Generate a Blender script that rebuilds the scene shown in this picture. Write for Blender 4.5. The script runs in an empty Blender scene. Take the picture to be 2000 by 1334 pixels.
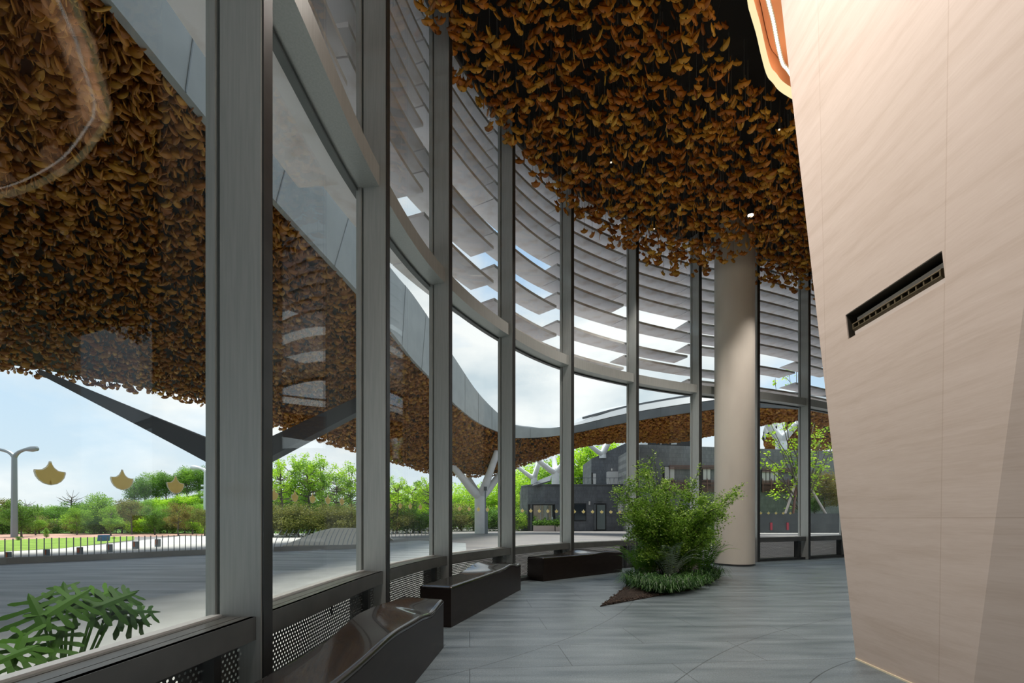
import bpy, math, random
import numpy as np
from mathutils import Vector, Matrix

C = bpy.context.scene.collection
R0 = random.Random(7)
PI = math.pi
F = 944.444          # focal length in pixels (17 mm on a 36 mm sensor, 2000 px wide)
EYE = 1.15
HOR = 1013.0


def W(px, py, y):
    """pixel of the photo at depth y -> world point"""
    return Vector(((px - 1000.0) / F * y, y, EYE - (py - HOR) / F * y))


def G(px, py, z=0.0):
    """pixel of the photo on the level z -> world point"""
    y = F * (EYE - z) / (py - HOR)
    return Vector(((px - 1000.0) / F * y, y, z))


def WH(px, py, z):
    y = F * (z - EYE) / (HOR - py)
    return Vector(((px - 1000.0) / F * y, y, z))


# ------------------------------------------------------------------ materials
def nodes_of(name):
    m = bpy.data.materials.new(name)
    m.use_nodes = True
    nt = m.node_tree
    nt.nodes.clear()
    return m, nt, nt.nodes, nt.links


def principled(name, col, rough=0.6, metal=0.0, spec=0.5, col2=None, nscale=6.0, stretch=(1, 1, 1), bump=0.0,
               coat=0.0, detail=5.0, lo=0.35, hi=0.65, bscale=None, rot=(0, 0, 0)):
    m, nt, N, L = nodes_of(name)
    out = N.new('ShaderNodeOutputMaterial')
    p = N.new('ShaderNodeBsdfPrincipled')
    L.new(p.outputs[0], out.inputs[0])
    p.inputs['Base Color'].default_value = (*col, 1)
    p.inputs['Roughness'].default_value = rough
    p.inputs['Metallic'].default_value = metal
    p.inputs['Specular IOR Level'].default_value = spec
    p.inputs['Coat Weight'].default_value = coat
    if col2 is not None or bump:
        tc = N.new('ShaderNodeTexCoord')
        mp = N.new('ShaderNodeMapping')
        mp.inputs['Scale'].default_value = stretch
        mp.inputs['Rotation'].default_value = rot
        L.new(tc.outputs['Object'], mp.inputs[0])
        nz = N.new('ShaderNodeTexNoise')
        nz.inputs['Scale'].default_value = nscale
        nz.inputs['Detail'].default_value = detail
        L.new(mp.outputs[0], nz.inputs['Vector'])
        if col2 is not None:
            r = N.new('ShaderNodeValToRGB')
            r.color_ramp.elements[0].position = lo
            r.color_ramp.elements[1].position = hi
            r.color_ramp.elements[0].color = (*col, 1)
            r.color_ramp.elements[1].color = (*col2, 1)
            L.new(nz.outputs[0], r.inputs[0])
            L.new(r.outputs[0], p.inputs['Base Color'])
        if bump:
            src = nz
            if bscale:
                src = N.new('ShaderNodeTexNoise')
                src.inputs['Scale'].default_value = bscale
                src.inputs['Detail'].default_value = 4
                L.new(tc.outputs['Object'], src.inputs['Vector'])
            b = N.new('ShaderNodeBump')
            b.inputs['Strength'].default_value = bump
            b.inputs['Distance'].default_value = 0.02
            L.new(src.outputs[0], b.inputs['Height'])
            L.new(b.outputs[0], p.inputs['Normal'])
    return m


def leafmat(name, ramp, trans=0.35, rough=0.55, spec=0.3):
    """foliage / sheet leaves: colour picked per leaf from the attribute 'tint'"""
    m, nt, N, L = nodes_of(name)
    out = N.new('ShaderNodeOutputMaterial')
    at = N.new('ShaderNodeAttribute')
    at.attribute_name = 'tint'
    r = N.new('ShaderNodeValToRGB')
    els = r.color_ramp.elements
    for i, (pos, c) in enumerate(ramp):
        e = els[i] if i < 2 else els.new(pos)
        e.position = pos
        e.color = (*c, 1)
    L.new(at.outputs['Fac'], r.inputs[0])
    p = N.new('ShaderNodeBsdfPrincipled')
    p.inputs['Roughness'].default_value = rough
    p.inputs['Specular IOR Level'].default_value = spec
    L.new(r.outputs[0], p.inputs['Base Color'])
    if trans > 0:
        t = N.new('ShaderNodeBsdfTranslucent')
        L.new(r.outputs[0], t.inputs[0])
        mx = N.new('ShaderNodeMixShader')
        mx.inputs[0].default_value = trans
        L.new(p.outputs[0], mx.inputs[1])
        L.new(t.outputs[0], mx.inputs[2])
        L.new(mx.outputs[0], out.inputs[0])
    else:
        L.new(p.outputs[0], out.inputs[0])
    return m


def emit(name, col, strength):
    m, nt, N, L = nodes_of(name)
    out = N.new('ShaderNodeOutputMaterial')
    e = N.new('ShaderNodeEmission')
    e.inputs[0].default_value = (*col, 1)
    e.inputs[1].default_value = strength
    L.new(e.outputs[0], out.inputs[0])
    return m


def glassmat(name, tint, f0=0.05):
    m, nt, N, L = nodes_of(name)
    out = N.new('ShaderNodeOutputMaterial')
    lw = N.new('ShaderNodeLayerWeight')
    lw.inputs[0].default_value = 0.5
    pw = N.new('ShaderNodeMath'); pw.operation = 'POWER'; pw.inputs[1].default_value = 5.0
    L.new(lw.outputs['Facing'], pw.inputs[0])
    ml = N.new('ShaderNodeMath'); ml.operation = 'MULTIPLY_ADD'
    ml.inputs[1].default_value = 0.8; ml.inputs[2].default_value = f0
    L.new(pw.outputs[0], ml.inputs[0])
    t = N.new('ShaderNodeBsdfTransparent'); t.inputs[0].default_value = (*tint, 1)
    g = N.new('ShaderNodeBsdfGlossy'); g.inputs['Roughness'].default_value = 0.0
    g.inputs[0].default_value = (.95, .97, .97, 1)
    mx = N.new('ShaderNodeMixShader')
    L.new(ml.outputs[0], mx.inputs[0]); L.new(t.outputs[0], mx.inputs[1]); L.new(g.outputs[0], mx.inputs[2])
    L.new(mx.outputs[0], out.inputs[0])
    return m


def filmmat(name, col):
    m, nt, N, L = nodes_of(name)
    out = N.new('ShaderNodeOutputMaterial')
    t = N.new('ShaderNodeBsdfTransparent'); t.inputs[0].default_value = (*col, 1)
    d = N.new('ShaderNodeBsdfDiffuse'); d.inputs[0].default_value = (*col, 1)
    l = N.new('ShaderNodeBsdfTranslucent'); l.inputs[0].default_value = (*col, 1)
    a = N.new('ShaderNodeMixShader'); a.inputs[0].default_value = .5
    L.new(d.outputs[0], a.inputs[1]); L.new(l.outputs[0], a.inputs[2])
    b = N.new('ShaderNodeMixShader'); b.inputs[0].default_value = .72
    L.new(t.outputs[0], b.inputs[1]); L.new(a.outputs[0], b.inputs[2])
    L.new(b.outputs[0], out.inputs[0])
    return m


def perfmat(name, pitch=0.034, hole=0.24):
    """perforated sheet: round holes by UV in metres, staggered rows"""
    m, nt, N, L = nodes_of(name)
    out = N.new('ShaderNodeOutputMaterial')
    uv = N.new('ShaderNodeUVMap')
    sx = N.new('ShaderNodeSeparateXYZ'); L.new(uv.outputs[0], sx.inputs[0])

    def M(op, a, b=None):
        n = N.new('ShaderNodeMath'); n.operation = op
        for i, v in enumerate((a, b)):
            if v is None: continue
            if isinstance(v, (int, float)): n.inputs[i].default_value = v
            else: L.new(v, n.inputs[i])
        return n.outputs[0]
    v = M('DIVIDE', sx.outputs[1], pitch * 0.7)
    row = M('FLOOR', v)
    odd = M('MULTIPLY', M('MODULO', row, 2.0), 0.5)
    u = M('ADD', M('DIVIDE', sx.outputs[0], pitch), odd)
    fu = M('SUBTRACT', M('FRACT', u), 0.5)
    fv = M('MULTIPLY', M('SUBTRACT', M('FRACT', v), 0.5), 0.8)
    d = M('SQRT', M('ADD', M('MULTIPLY', fu, fu), M('MULTIPLY', fv, fv)))
    h = M('LESS_THAN', d, hole)
    p = N.new('ShaderNodeBsdfPrincipled')
    p.inputs['Base Color'].default_value = (.16, .17, .17, 1)
    p.inputs['Metallic'].default_value = 0.6
    p.inputs['Roughness'].default_value = 0.4
    t = N.new('ShaderNodeBsdfTransparent')
    mx = N.new('ShaderNodeMixShader')
    L.new(h, mx.inputs[0]); L.new(p.outputs[0], mx.inputs[1]); L.new(t.outputs[0], mx.inputs[2])
    L.new(mx.outputs[0], out.inputs[0])
    return m


def brickmat(name, c1, c2, mortar, scale=1.0, bw=0.12, bh=0.35, msize=0.012, rough=0.8, rot=(PI / 2, 0, 0)):
    m, nt, N, L = nodes_of(name)
    out = N.new('ShaderNodeOutputMaterial')
    p = N.new('ShaderNodeBsdfPrincipled'); L.new(p.outputs[0], out.inputs[0])
    p.inputs['Roughness'].default_value = rough
    tc = N.new('ShaderNodeTexCoord')
    mp = N.new('ShaderNodeMapping'); mp.inputs['Rotation'].default_value = rot
    L.new(tc.outputs['Object'], mp.inputs[0])
    b = N.new('ShaderNodeTexBrick')
    b.inputs['Color1'].default_value = (*c1, 1); b.inputs['Color2'].default_value = (*c2, 1)
    b.inputs['Mortar'].default_value = (*mortar, 1)
    b.inputs['Scale'].default_value = scale
    b.inputs['Brick Width'].default_value = bw; b.inputs['Row Height'].default_value = bh
    b.inputs['Mortar Size'].default_value = msize
    L.new(mp.outputs[0], b.inputs['Vector'])
    nz = N.new('ShaderNodeTexNoise'); nz.inputs['Scale'].default_value = 1.2; nz.inputs['Detail'].default_value = 6
    L.new(tc.outputs['Object'], nz.inputs['Vector'])
    mx = N.new('ShaderNodeMix'); mx.data_type = 'RGBA'; mx.blend_type = 'OVERLAY'
    mx.inputs[0].default_value = 0.5
    L.new(b.outputs[0], mx.inputs[6]); L.new(nz.outputs[0], mx.inputs[7])
    L.new(mx.outputs[2], p.inputs['Base Color'])
    return m


def floormat():
    m, nt, N, L = nodes_of('grey_stone_floor')
    out = N.new('ShaderNodeOutputMaterial')
    p = N.new('ShaderNodeBsdfPrincipled'); L.new(p.outputs[0], out.inputs[0])
    tc = N.new('ShaderNodeTexCoord')
    # streaks along the slabs
    mp = N.new('ShaderNodeMapping'); mp.inputs['Rotation'].default_value = (0, 0, math.radians(-6))
    mp.inputs['Scale'].default_value = (0.5, 3.0, 1)
    L.new(tc.outputs['Object'], mp.inputs[0])
    n1 = N.new('ShaderNodeTexNoise'); n1.inputs['Scale'].default_value = 2.0; n1.inputs['Detail'].default_value = 8
    L.new(mp.outputs[0], n1.inputs['Vector'])
    r1 = N.new('ShaderNodeValToRGB')
    r1.color_ramp.elements[0].position = .3; r1.color_ramp.elements[1].position = .72
    r1.color_ramp.elements[0].color = (.098, .13, .15, 1); r1.color_ramp.elements[1].color = (.205, .255, .282, 1)
    L.new(n1.outputs[0], r1.inputs[0])
    # grain
    n2 = N.new('ShaderNodeTexNoise'); n2.inputs['Scale'].default_value = 90; n2.inputs['Detail'].default_value = 3
    L.new(tc.outputs['Object'], n2.inputs['Vector'])
    mg = N.new('ShaderNodeMix'); mg.data_type = 'RGBA'; mg.blend_type = 'OVERLAY'; mg.inputs[0].default_value = .6
    L.new(r1.outputs[0], mg.inputs[6]); L.new(n2.outputs[0], mg.inputs[7])
    # slab joints
    mb = N.new('ShaderNodeMapping'); mb.inputs['Rotation'].default_value = (0, 0, math.radians(-5))
    L.new(tc.outputs['Object'], mb.inputs[0])
    b = N.new('ShaderNodeTexBrick')
    b.inputs['Scale'].default_value = 1.0
    b.inputs['Brick Width'].default_value = 1.6; b.inputs['Row Height'].default_value = .62
    b.inputs['Mortar Size'].default_value = .004; b.inputs['Mortar Smooth'].default_value = .3
    b.inputs['Color1'].default_value = (1, 1, 1, 1); b.inputs['Color2'].default_value = (.9, .9, .9, 1)
    b.inputs['Mortar'].default_value = (.34, .34, .34, 1)
    L.new(mb.outputs[0], b.inputs['Vector'])
    cur = b.outputs[0]
    sep = N.new('ShaderNodeSeparateXYZ'); L.new(tc.outputs['Object'], sep.inputs[0])
    # large inlaid arcs
    for (cx, cy, rad) in ((7.2, -1.2, 7.6), (-6.0, 9.6, 8.2), (4.2, 1.4, 2.9)):
        d = N.new('ShaderNodeVectorMath'); d.operation = 'DISTANCE'
        L.new(tc.outputs['Object'], d.inputs[0]); d.inputs[1].default_value = (cx, cy, 0)
        s = N.new('ShaderNodeMath'); s.operation = 'SUBTRACT'; L.new(d.outputs['Value'], s.inputs[0]); s.inputs[1].default_value = rad
        a = N.new('ShaderNodeMath'); a.operation = 'ABSOLUTE'; L.new(s.outputs[0], a.inputs[0])
        g = N.new('ShaderNodeMath'); g.operation = 'LESS_THAN'; L.new(a.outputs[0], g.inputs[0]); g.inputs[1].default_value = .0045
        mm = N.new('ShaderNodeMix'); mm.data_type = 'RGBA'
        L.new(g.outputs[0], mm.inputs[0]); L.new(cur, mm.inputs[6]); mm.inputs[7].default_value = (.35, .35, .35, 1)
        cur = mm.outputs[2]
    mj = N.new('ShaderNodeMix'); mj.data_type = 'RGBA'; mj.blend_type = 'MULTIPLY'; mj.inputs[0].default_value = 1
    L.new(mg.outputs[2], mj.inputs[6]); L.new(cur, mj.inputs[7])
    L.new(mj.outputs[2], p.inputs['Base Color'])
    rr = N.new('ShaderNodeMapRange'); rr.inputs[3].default_value = .24; rr.inputs[4].default_value = .46
    L.new(n1.outputs[0], rr.inputs[0]); L.new(rr.outputs[0], p.inputs['Roughness'])
    p.inputs['Specular IOR Level'].default_value = .5
    bp = N.new('ShaderNodeBump'); bp.inputs['Strength'].default_value = .12; bp.inputs['Distance'].default_value = .01
    L.new(n2.outputs[0], bp.inputs['Height']); L.new(bp.outputs[0], p.inputs['Normal'])
    return m


def marblemat():
    m, nt, N, L = nodes_of('cream_veined_stone')
    out = N.new('ShaderNodeOutputMaterial')
    p = N.new('ShaderNodeBsdfPrincipled'); L.new(p.outputs[0], out.inputs[0])
    p.inputs['Roughness'].default_value = .5
    p.inputs['Specular IOR Level'].default_value = .25
    uv = N.new('ShaderNodeUVMap')
    mp = N.new('ShaderNodeMapping'); mp.inputs['Rotation'].default_value = (0, 0, math.radians(2.5))
    mp.inputs['Scale'].default_value = (.35, 4.5, 1)
    L.new(uv.outputs[0], mp.inputs[0])
    wn = N.new('ShaderNodeTexNoise'); wn.inputs['Scale'].default_value = .8; wn.inputs['Detail'].default_value = 3
    L.new(uv.outputs[0], wn.inputs['Vector'])
    wa = N.new('ShaderNodeMix'); wa.data_type = 'RGBA'; wa.blend_type = 'LINEAR_LIGHT'; wa.inputs[0].default_value = .25
    L.new(mp.outputs[0], wa.inputs[6]); L.new(wn.outputs['Color'], wa.inputs[7])
    n1 = N.new('ShaderNodeTexNoise'); n1.inputs['Scale'].default_value = 2.2; n1.inputs['Detail'].default_value = 9
    n1.inputs['Roughness'].default_value = .62
    L.new(wa.outputs[2], n1.inputs['Vector'])
    r = N.new('ShaderNodeValToRGB')
    e = r.color_ramp.elements
    e[0].position = .22; e[0].color = (.58, .475, .40, 1)
    e[1].position = .75; e[1].color = (.72, .615, .545, 1)
    x = e.new(.5); x.color = (.675, .57, .50, 1)
    L.new(n1.outputs[0], r.inputs[0])
    n2 = N.new('ShaderNodeTexNoise'); n2.inputs['Scale'].default_value = 22; n2.inputs['Detail'].default_value = 6
    L.new(mp.outputs[0], n2.inputs['Vector'])
    mx = N.new('ShaderNodeMix'); mx.data_type = 'RGBA'; mx.blend_type = 'SOFT_LIGHT'; mx.inputs[0].default_value = .22
    L.new(r.outputs[0], mx.inputs[6]); L.new(n2.outputs[0], mx.inputs[7])
    # panel joints
    b = N.new('ShaderNodeTexBrick')
    b.inputs['Brick Width'].default_value = 1.15; b.inputs['Row Height'].default_value = 9.0
    b.offset = 0.0
    b.inputs['Scale'].default_value = 1; b.inputs['Mortar Size'].default_value = .0035
    b.inputs['Color1'].default_value = (1, 1, 1, 1); b.inputs['Color2'].default_value = (.955, .955, .94, 1)
    b.inputs['Mortar'].default_value = (.86, .83, .80, 1)
    mpb = N.new('ShaderNodeMapping'); mpb.inputs['Location'].default_value = (.32, 7.845, 0)
    L.new(uv.outputs[0], mpb.inputs[0]); L.new(mpb.outputs[0], b.inputs['Vector'])
    mj = N.new('ShaderNodeMix'); mj.data_type = 'RGBA'; mj.blend_type = 'MULTIPLY'; mj.inputs[0].default_value = 1
    L.new(mx.outputs[2], mj.inputs[6]); L.new(b.outputs[0], mj.inputs[7])
    L.new(mj.outputs[2], p.inputs['Base Color'])
    return m


MT = {
    'floor': floormat(),
    'marble': marblemat(),
    'glass': glassmat('clear_glass', (.965, .985, .975), .016),
    'bglass': glassmat('dark_building_glass', (.3, .36, .38), .42),
    'steel': principled('grey_brushed_metal', (.41, .445, .435), .40, .15, .5, (.47, .50, .49), 5, (14, 14, .6)),
    'darksteel': principled('dark_metal', (.055, .06, .062), .38, .5, .5, (.075, .08, .08), 6),
    'ledge': principled('ledge_metal', (.15, .155, .15), .33, .5, .6, (.20, .205, .195), 9, (1, 1, 1)),
    'midsteel': principled('mid_grey_metal', (.13, .14, .14), .38, .4, .5, (.16, .17, .168), 6),
    'skyglint': principled('painted_sky_glint', (.78, .80, .80), .35, .2),
    'perf': perfmat('perforated_metal'),
    'fin': principled('weathered_aluminium', (.86, .84, .87), .42, .1, .5, (.60, .52, .48), 2.2, (1.2, 1.2, 1.2), lo=.48, hi=.75, detail=8),
    'fascia': principled('pale_grey_panel', (.27, .29, .28), .55, 0, .4, (.32, .34, .33), 1.2),
    'rimdark': principled('dark_grey_panel', (.095, .105, .11), .6, 0, .3, (.12, .13, .135), 1.2),
    'roofwhite': principled('white_roof_metal', (.46, .48, .50), .45, .1, .5, (.42, .44, .46), .6),
    'black': principled('black_ceiling', (.012, .011, .010), .9),
    'beam': principled('dark_grey_steel', (.10, .11, .12), .45, .2),
    'white': principled('white_painted_steel', (.80, .82, .83), .5, 0, .4, (.72, .74, .76), 1.5),
    'pillar': principled('cream_plaster', (.66, .62, .55), .55, 0, .3, (.74, .70, .62), 1.3, (1, 1, .5)),
    'bench': principled('dark_bronze', (.019, .0145, .0135), .20, .25, .6, (.027, .020, .018), 3.0, (1, 1, 1), coat=.6),
    'benchside': principled('dark_bronze_side', (.021, .013, .011), .45, .5, .5, (.029, .019, .016), 5.0, (1, 1, 4), coat=.06),
    'vent': principled('olive_metal', (.17, .13, .075), .42, .4),
    'ventdark': principled('vent_dark', (.028, .024, .016), .6),
    'ventpale': principled('vent_plate', (.62, .55, .50), .5),
    'cove': principled('peach_soffit', (.62, .34, .20), .7),
    'cream': principled('cream_trim', (.80, .72, .52), .5),
    'led': emit('led_white', (1.0, .90, .82), 2.2),
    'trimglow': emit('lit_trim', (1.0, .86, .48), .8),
    'spot': emit('spot_lamp', (1.0, .80, .62), 40.0),
    'spotdim': emit('added_dim_spot', (1.0, .80, .62), 1.0),
    'soil': principled('brown_mulch', (.016, .012, .010), .95, 0, .2, (.060, .045, .036), 30, bump=1.0, detail=8, bscale=55),
    'asphalt': principled('asphalt', (.29, .32, .335), .5, 0, .45, (.58, .60, .61), 1.3, (.35, 2.2, 1), bump=.5, bscale=40, detail=9),
    'path': principled('pale_stone_path', (.44, .45, .44), .7, 0, .3, (.56, .57, .555), 1.3),
    'plaza': principled('plaza_paving', (.19, .182, .188), .6, 0, .35, (.27, .25, .245), .5, (.3, 2.0, 1), detail=8),
    'kerb': principled('kerb_stone', (.38, .365, .33), .8, 0, .3, (.35, .33, .30), 3),
    'concrete': principled('pale_road', (.50, .49, .475), .85, 0, .2, (.58, .57, .55), .4),
    'rampmat': principled('cream_ramp', (.74, .69, .58), .85, 0, .2, (.80, .76, .66), .4),
    'grassland': principled('grass_strip', (.14, .24, .035), .9, 0, .2, (.25, .38, .06), 1.6),
    'pinksoil': principled('pink_soil', (.40, .23, .18), .9, 0, .2, (.52, .33, .27), .5),
    'hill': principled('hill_green', (.07, .16, .03), .95, 0, .1, (.13, .24, .05), .35),
    'rail': principled('grey_rail_metal', (.36, .38, .39), .4, .4),
    'railwhite': principled('white_rail', (.42, .45, .46), .45, .1),
    'lamp': principled('lamp_post_grey', (.21, .24, .26), .4, .4),
    'lampwhite': principled('lamp_post_white', (.62, .65, .68), .4, .2),
    'brick': brickmat('dark_brick', (.10, .106, .12), (.135, .142, .155), (.075, .08, .09)),
    'brickpale': brickmat('grey_brick', (.15, .157, .16), (.195, .2, .205), (.115, .12, .125)),
    'stone': brickmat('dark_slate', (.03, .036, .04), (.05, .058, .061), (.022, .026, .03), 1, .9, .75, .008, .5),
    'pinkstone': principled('pink_stone', (.52, .43, .40), .8),
    'bpane2': principled('dark_blue_glass', (.02, .026, .034), .1, 0, .6),
    'bpane': principled('grey_door_glass', (.15, .185, .185), .12, 0, .6),
    'bdark': principled('dark_interior', (.012, .013, .015), .7),
    'bwhite': principled('pale_render_and_sky_reflection', (.60, .58, .56), .7),
    'copper': principled('red_brown_louvre', (.22, .11, .085), .5, .2),
    'bark': principled('grey_bark', (.10, .085, .07), .9, 0, .2, (.17, .15, .125), 9),
    'twig': principled('dark_twig', (.045, .036, .028), .9),
    'palebark': principled('pale_stake', (.58, .50, .47), .8),
    'reddecal': principled('red_marking', (.32, .03, .05), .6),
    'orange': principled('orange_marker', (.7, .17, .05), .5),
    'decal': filmmat('yellow_film', (1.0, .92, .56)),
    'decaledge': filmmat('pale_film_edge', (.95, .95, .88)),
    'blue': principled('blue_tarp', (.03, .10, .35), .6),
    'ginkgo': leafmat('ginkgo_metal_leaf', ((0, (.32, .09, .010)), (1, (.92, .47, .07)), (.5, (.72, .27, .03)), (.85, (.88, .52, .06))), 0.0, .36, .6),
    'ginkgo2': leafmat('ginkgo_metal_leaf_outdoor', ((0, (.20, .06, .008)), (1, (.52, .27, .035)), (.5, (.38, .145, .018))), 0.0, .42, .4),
    'shrub': leafmat('shrub_leaf', ((0, (.05, .13, .015)), (1, (.56, .78, .16)), (.6, (.25, .46, .05))), .42, .35, .5),
    'fern': leafmat('fern_leaf', ((0, (.08, .22, .02)), (1, (.34, .62, .08)), (.5, (.2, .44, .05))), .4),
    'palefern': leafmat('pale_fern_leaf', ((0, (.28, .42, .30)), (1, (.62, .75, .60)), (.5, (.44, .58, .44))), .2),
    'lily': leafmat('lily_grass', ((0, (.015, .05, .012)), (1, (.12, .28, .06)), (.5, (.04, .12, .028))), .3, .4, .4),
    'philo': leafmat('philodendron_leaf', ((0, (.018, .062, .008)), (1, (.075, .19, .02))), .25, .6, .15),
    'tdark': leafmat('tree_dark', ((0, (.05, .13, .015)), (1, (.25, .45, .06)), (.6, (.13, .28, .03))), .42),
    'tmid': leafmat('tree_mid', ((0, (.10, .22, .018)), (1, (.42, .66, .08)), (.6, (.24, .44, .04))), .48),
    'tbright': leafmat('tree_bright', ((0, (.25, .44, .015)), (1, (.72, .92, .10)), (.6, (.48, .74, .04))), .52),
    'tbrown': leafmat('tree_brown', ((0, (.15, .11, .02)), (1, (.42, .27, .08)), (.6, (.24, .23, .05))), .4),
    'tolive': leafmat('tree_olive', ((0, (.08, .11, .025)), (1, (.38, .38, .09)), (.6, (.21, .22, .05))), .38),
}
MT['tlime'] = MT['tbright']


# ------------------------------------------------------------------ mesh helpers
OFFS = {}


class MB:
    def __init__(s):
        s.v = []; s.f = []; s.uv = None

    def add(s, vs, fs):
        b = len(s.v)
        s.v.extend([tuple(v) for v in vs])
        s.f.extend([tuple(b + i for i in f) for f in fs])
        return s

    def box(s, c, d, rz=0.0, rot=None):
        m = rot if rot is not None else Matrix.Rotation(rz, 3, 'Z')
        c = Vector(c)
        vs = [c + m @ Vector((x * d[0] / 2, y * d[1] / 2, z * d[2] / 2)) for x in (-1, 1) for y in (-1, 1) for z in (-1, 1)]
        return s.add(vs, [(0, 1, 3, 2), (4, 6, 7, 5), (0, 4, 5, 1), (2, 3, 7, 6), (0, 2, 6, 4), (1, 5, 7, 3)])

    def prism(s, poly, z0, z1, shift=(0, 0)):
        """poly counter-clockwise seen from above"""
        n = len(poly)
        vs = [(p[0], p[1], z0) for p in poly] + [(p[0] + shift[0], p[1] + shift[1], z1) for p in poly]
        fs = [tuple(reversed(range(n))), tuple(range(n, 2 * n))]
        fs += [(i, (i + 1) % n, n + (i + 1) % n, n + i) for i in range(n)]
        return s.add(vs, fs)

    def bar(s, pts, w, h, up=(0, 0, 1)):
        """rectangular section swept along pts; pts is the centre line"""
        pts = [Vector(p) for p in pts]
        up = Vector(up)
        n = len(pts); vs = []
        for i, p in enumerate(pts):
            t = (pts[min(i + 1, n - 1)] - pts[max(i - 1, 0)]).normalized()
            sd = t.cross(up).normalized(); u2 = sd.cross(t).normalized()
            for a, b in ((-1, -1), (1, -1), (1, 1), (-1, 1)):
                vs.append(p + sd * (a * w / 2) + u2 * (b * h / 2))
        fs = [(3, 2, 1, 0), tuple(4 * (n - 1) + k for k in range(4))]
        for i in range(n - 1):
            for k in range(4):
                fs.append((4 * i + k, 4 * i + (k + 1) % 4, 4 * i + 4 + (k + 1) % 4, 4 * i + 4 + k))
        return s.add(vs, fs)

    def tube(s, pts, rad, n=8, caps=True):
        pts = [Vector(p) for p in pts]
        if isinstance(rad, (int, float)): rad = [rad] * len(pts)
        m = len(pts); vs = []
        ref = None
        for i, p in enumerate(pts):
            t = (pts[min(i + 1, m - 1)] - pts[max(i - 1, 0)])
            t = t.normalized() if t.length > 1e-9 else Vector((0, 0, 1))
            if ref is None:
                ref = Vector((1, 0, 0)) if abs(t.x) < .8 else Vector((0, 1, 0))
            a = (ref - t * ref.dot(t))
            a = a.normalized() if a.length > 1e-6 else t.orthogonal().normalized()
            ref = a
            b = t.cross(a)
            for k in range(n):
                an = 2 * PI * k / n
                vs.append(p + (a * math.cos(an) + b * math.sin(an)) * rad[i])
        fs = []
        for i in range(m - 1):
            for k in range(n):
                fs.append((n * i + k, n * i + (k + 1) % n, n * i + n + (k + 1) % n, n * i + n + k))
        if caps:
            fs.append(tuple(reversed(range(n)))); fs.append(tuple(n * (m - 1) + k for k in range(n)))
        return s.add(vs, fs)

    def sheet(s, a, b, th):
        """closed slab between polylines a and b (same length), thickness th along +-normal"""
        a = [Vector(p) for p in a]; b = [Vector(p) for p in b]
        n = len(a); vs = []
        for p, q in zip(a, b): vs += [p, q]
        nr = []
        for i in range(n):
            t = a[min(i + 1, n - 1)] - a[max(i - 1, 0)]
            nr.append(t.cross(b[i] - a[i]).normalized() * th)
        for i in range(n): vs += [a[i] + nr[i], b[i] + nr[i]]
        o = 2 * n; fs = []
        for i in range(n - 1):
            fs.append((2 * i, 2 * i + 1, 2 * i + 3, 2 * i + 2))
            fs.append((o + 2 * i, o + 2 * i + 2, o + 2 * i + 3, o + 2 * i + 1))
            fs.append((2 * i, 2 * i + 2, o + 2 * i + 2, o + 2 * i))
            fs.append((2 * i + 1, o + 2 * i + 1, o + 2 * i + 3, 2 * i + 3))
        fs.append((0, o, o + 1, 1)); e = 2 * (n - 1)
        fs.append((e, e + 1, o + e + 1, o + e))
        return s.add(vs, fs)

    def build(s, name, mat, parent=None, smooth=False, origin=None):
        me = bpy.data.meshes.new(name)
        v = s.v
        o = bpy.data.objects.new(name, me)
        if parent is not None:
            o.parent = parent
            pm = Vector(OFFS.get(parent.name, (0, 0, 0)))
            OFFS[o.name] = tuple(pm)
            v = [tuple(Vector(p) - pm) for p in v]
        elif origin is not None:
            pm = Vector(origin)
            v = [tuple(Vector(p) - pm) for p in v]
            o.location = pm
        me.from_pydata(v, [], s.f)
        me.materials.append(MT[mat] if isinstance(mat, str) else mat)
        if smooth:
            me.polygons.foreach_set('use_smooth', [True] * len(me.polygons))
        me.update()
        C.objects.link(o)
        return o


def smooth_by_angle(o, deg=35):
    me = o.data
    me.polygons.foreach_set('use_smooth', [True] * len(me.polygons))
    try:
        me.set_sharp_from_angle(angle=math.radians(deg))
    except Exception:
        pass


def empty(name, loc):
    o = bpy.data.objects.new(name, None)
    o.location = loc
    OFFS[o.name] = tuple(loc)
    o.empty_display_size = .2
    C.objects.link(o)
    return o


def tag(o, label, cat, group=None, kind=None):
    o['label'] = label
    o['category'] = cat
    if group: o['group'] = group
    if kind: o['kind'] = kind
    return o


def struct(o, label=None, cat=None):
    o['kind'] = 'structure'
    if label: o['label'] = label
    if cat: o['category'] = cat
    return o


def np_mesh(name, V, faces, tint=None):
    """V (n,3), faces: list of (m,k) int arrays"""
    me = bpy.data.meshes.new(name)
    V = np.asarray(V, dtype=np.float32)
    me.vertices.add(len(V)); me.vertices.foreach_set('co', V.ravel())
    idx = np.concatenate([f.ravel() for f in faces]).astype(np.int32)
    tot = np.concatenate([np.full(len(f), f.shape[1], dtype=np.int32) for f in faces])
    st = np.concatenate([[0], np.cumsum(tot)[:-1]]).astype(np.int32)
    me.loops.add(len(idx)); me.loops.foreach_set('vertex_index', idx)
    me.polygons.add(len(tot)); me.polygons.foreach_set('loop_start', st)
    try:
        me.polygons.foreach_set('loop_total', tot)
    except Exception:
        pass
    if tint is not None:
        a = me.attributes.new('tint', 'FLOAT', 'POINT')
        a.data.foreach_set('value', np.asarray(tint, dtype=np.float32))
    me.update(calc_edges=True)
    me.validate()
    return me


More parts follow.
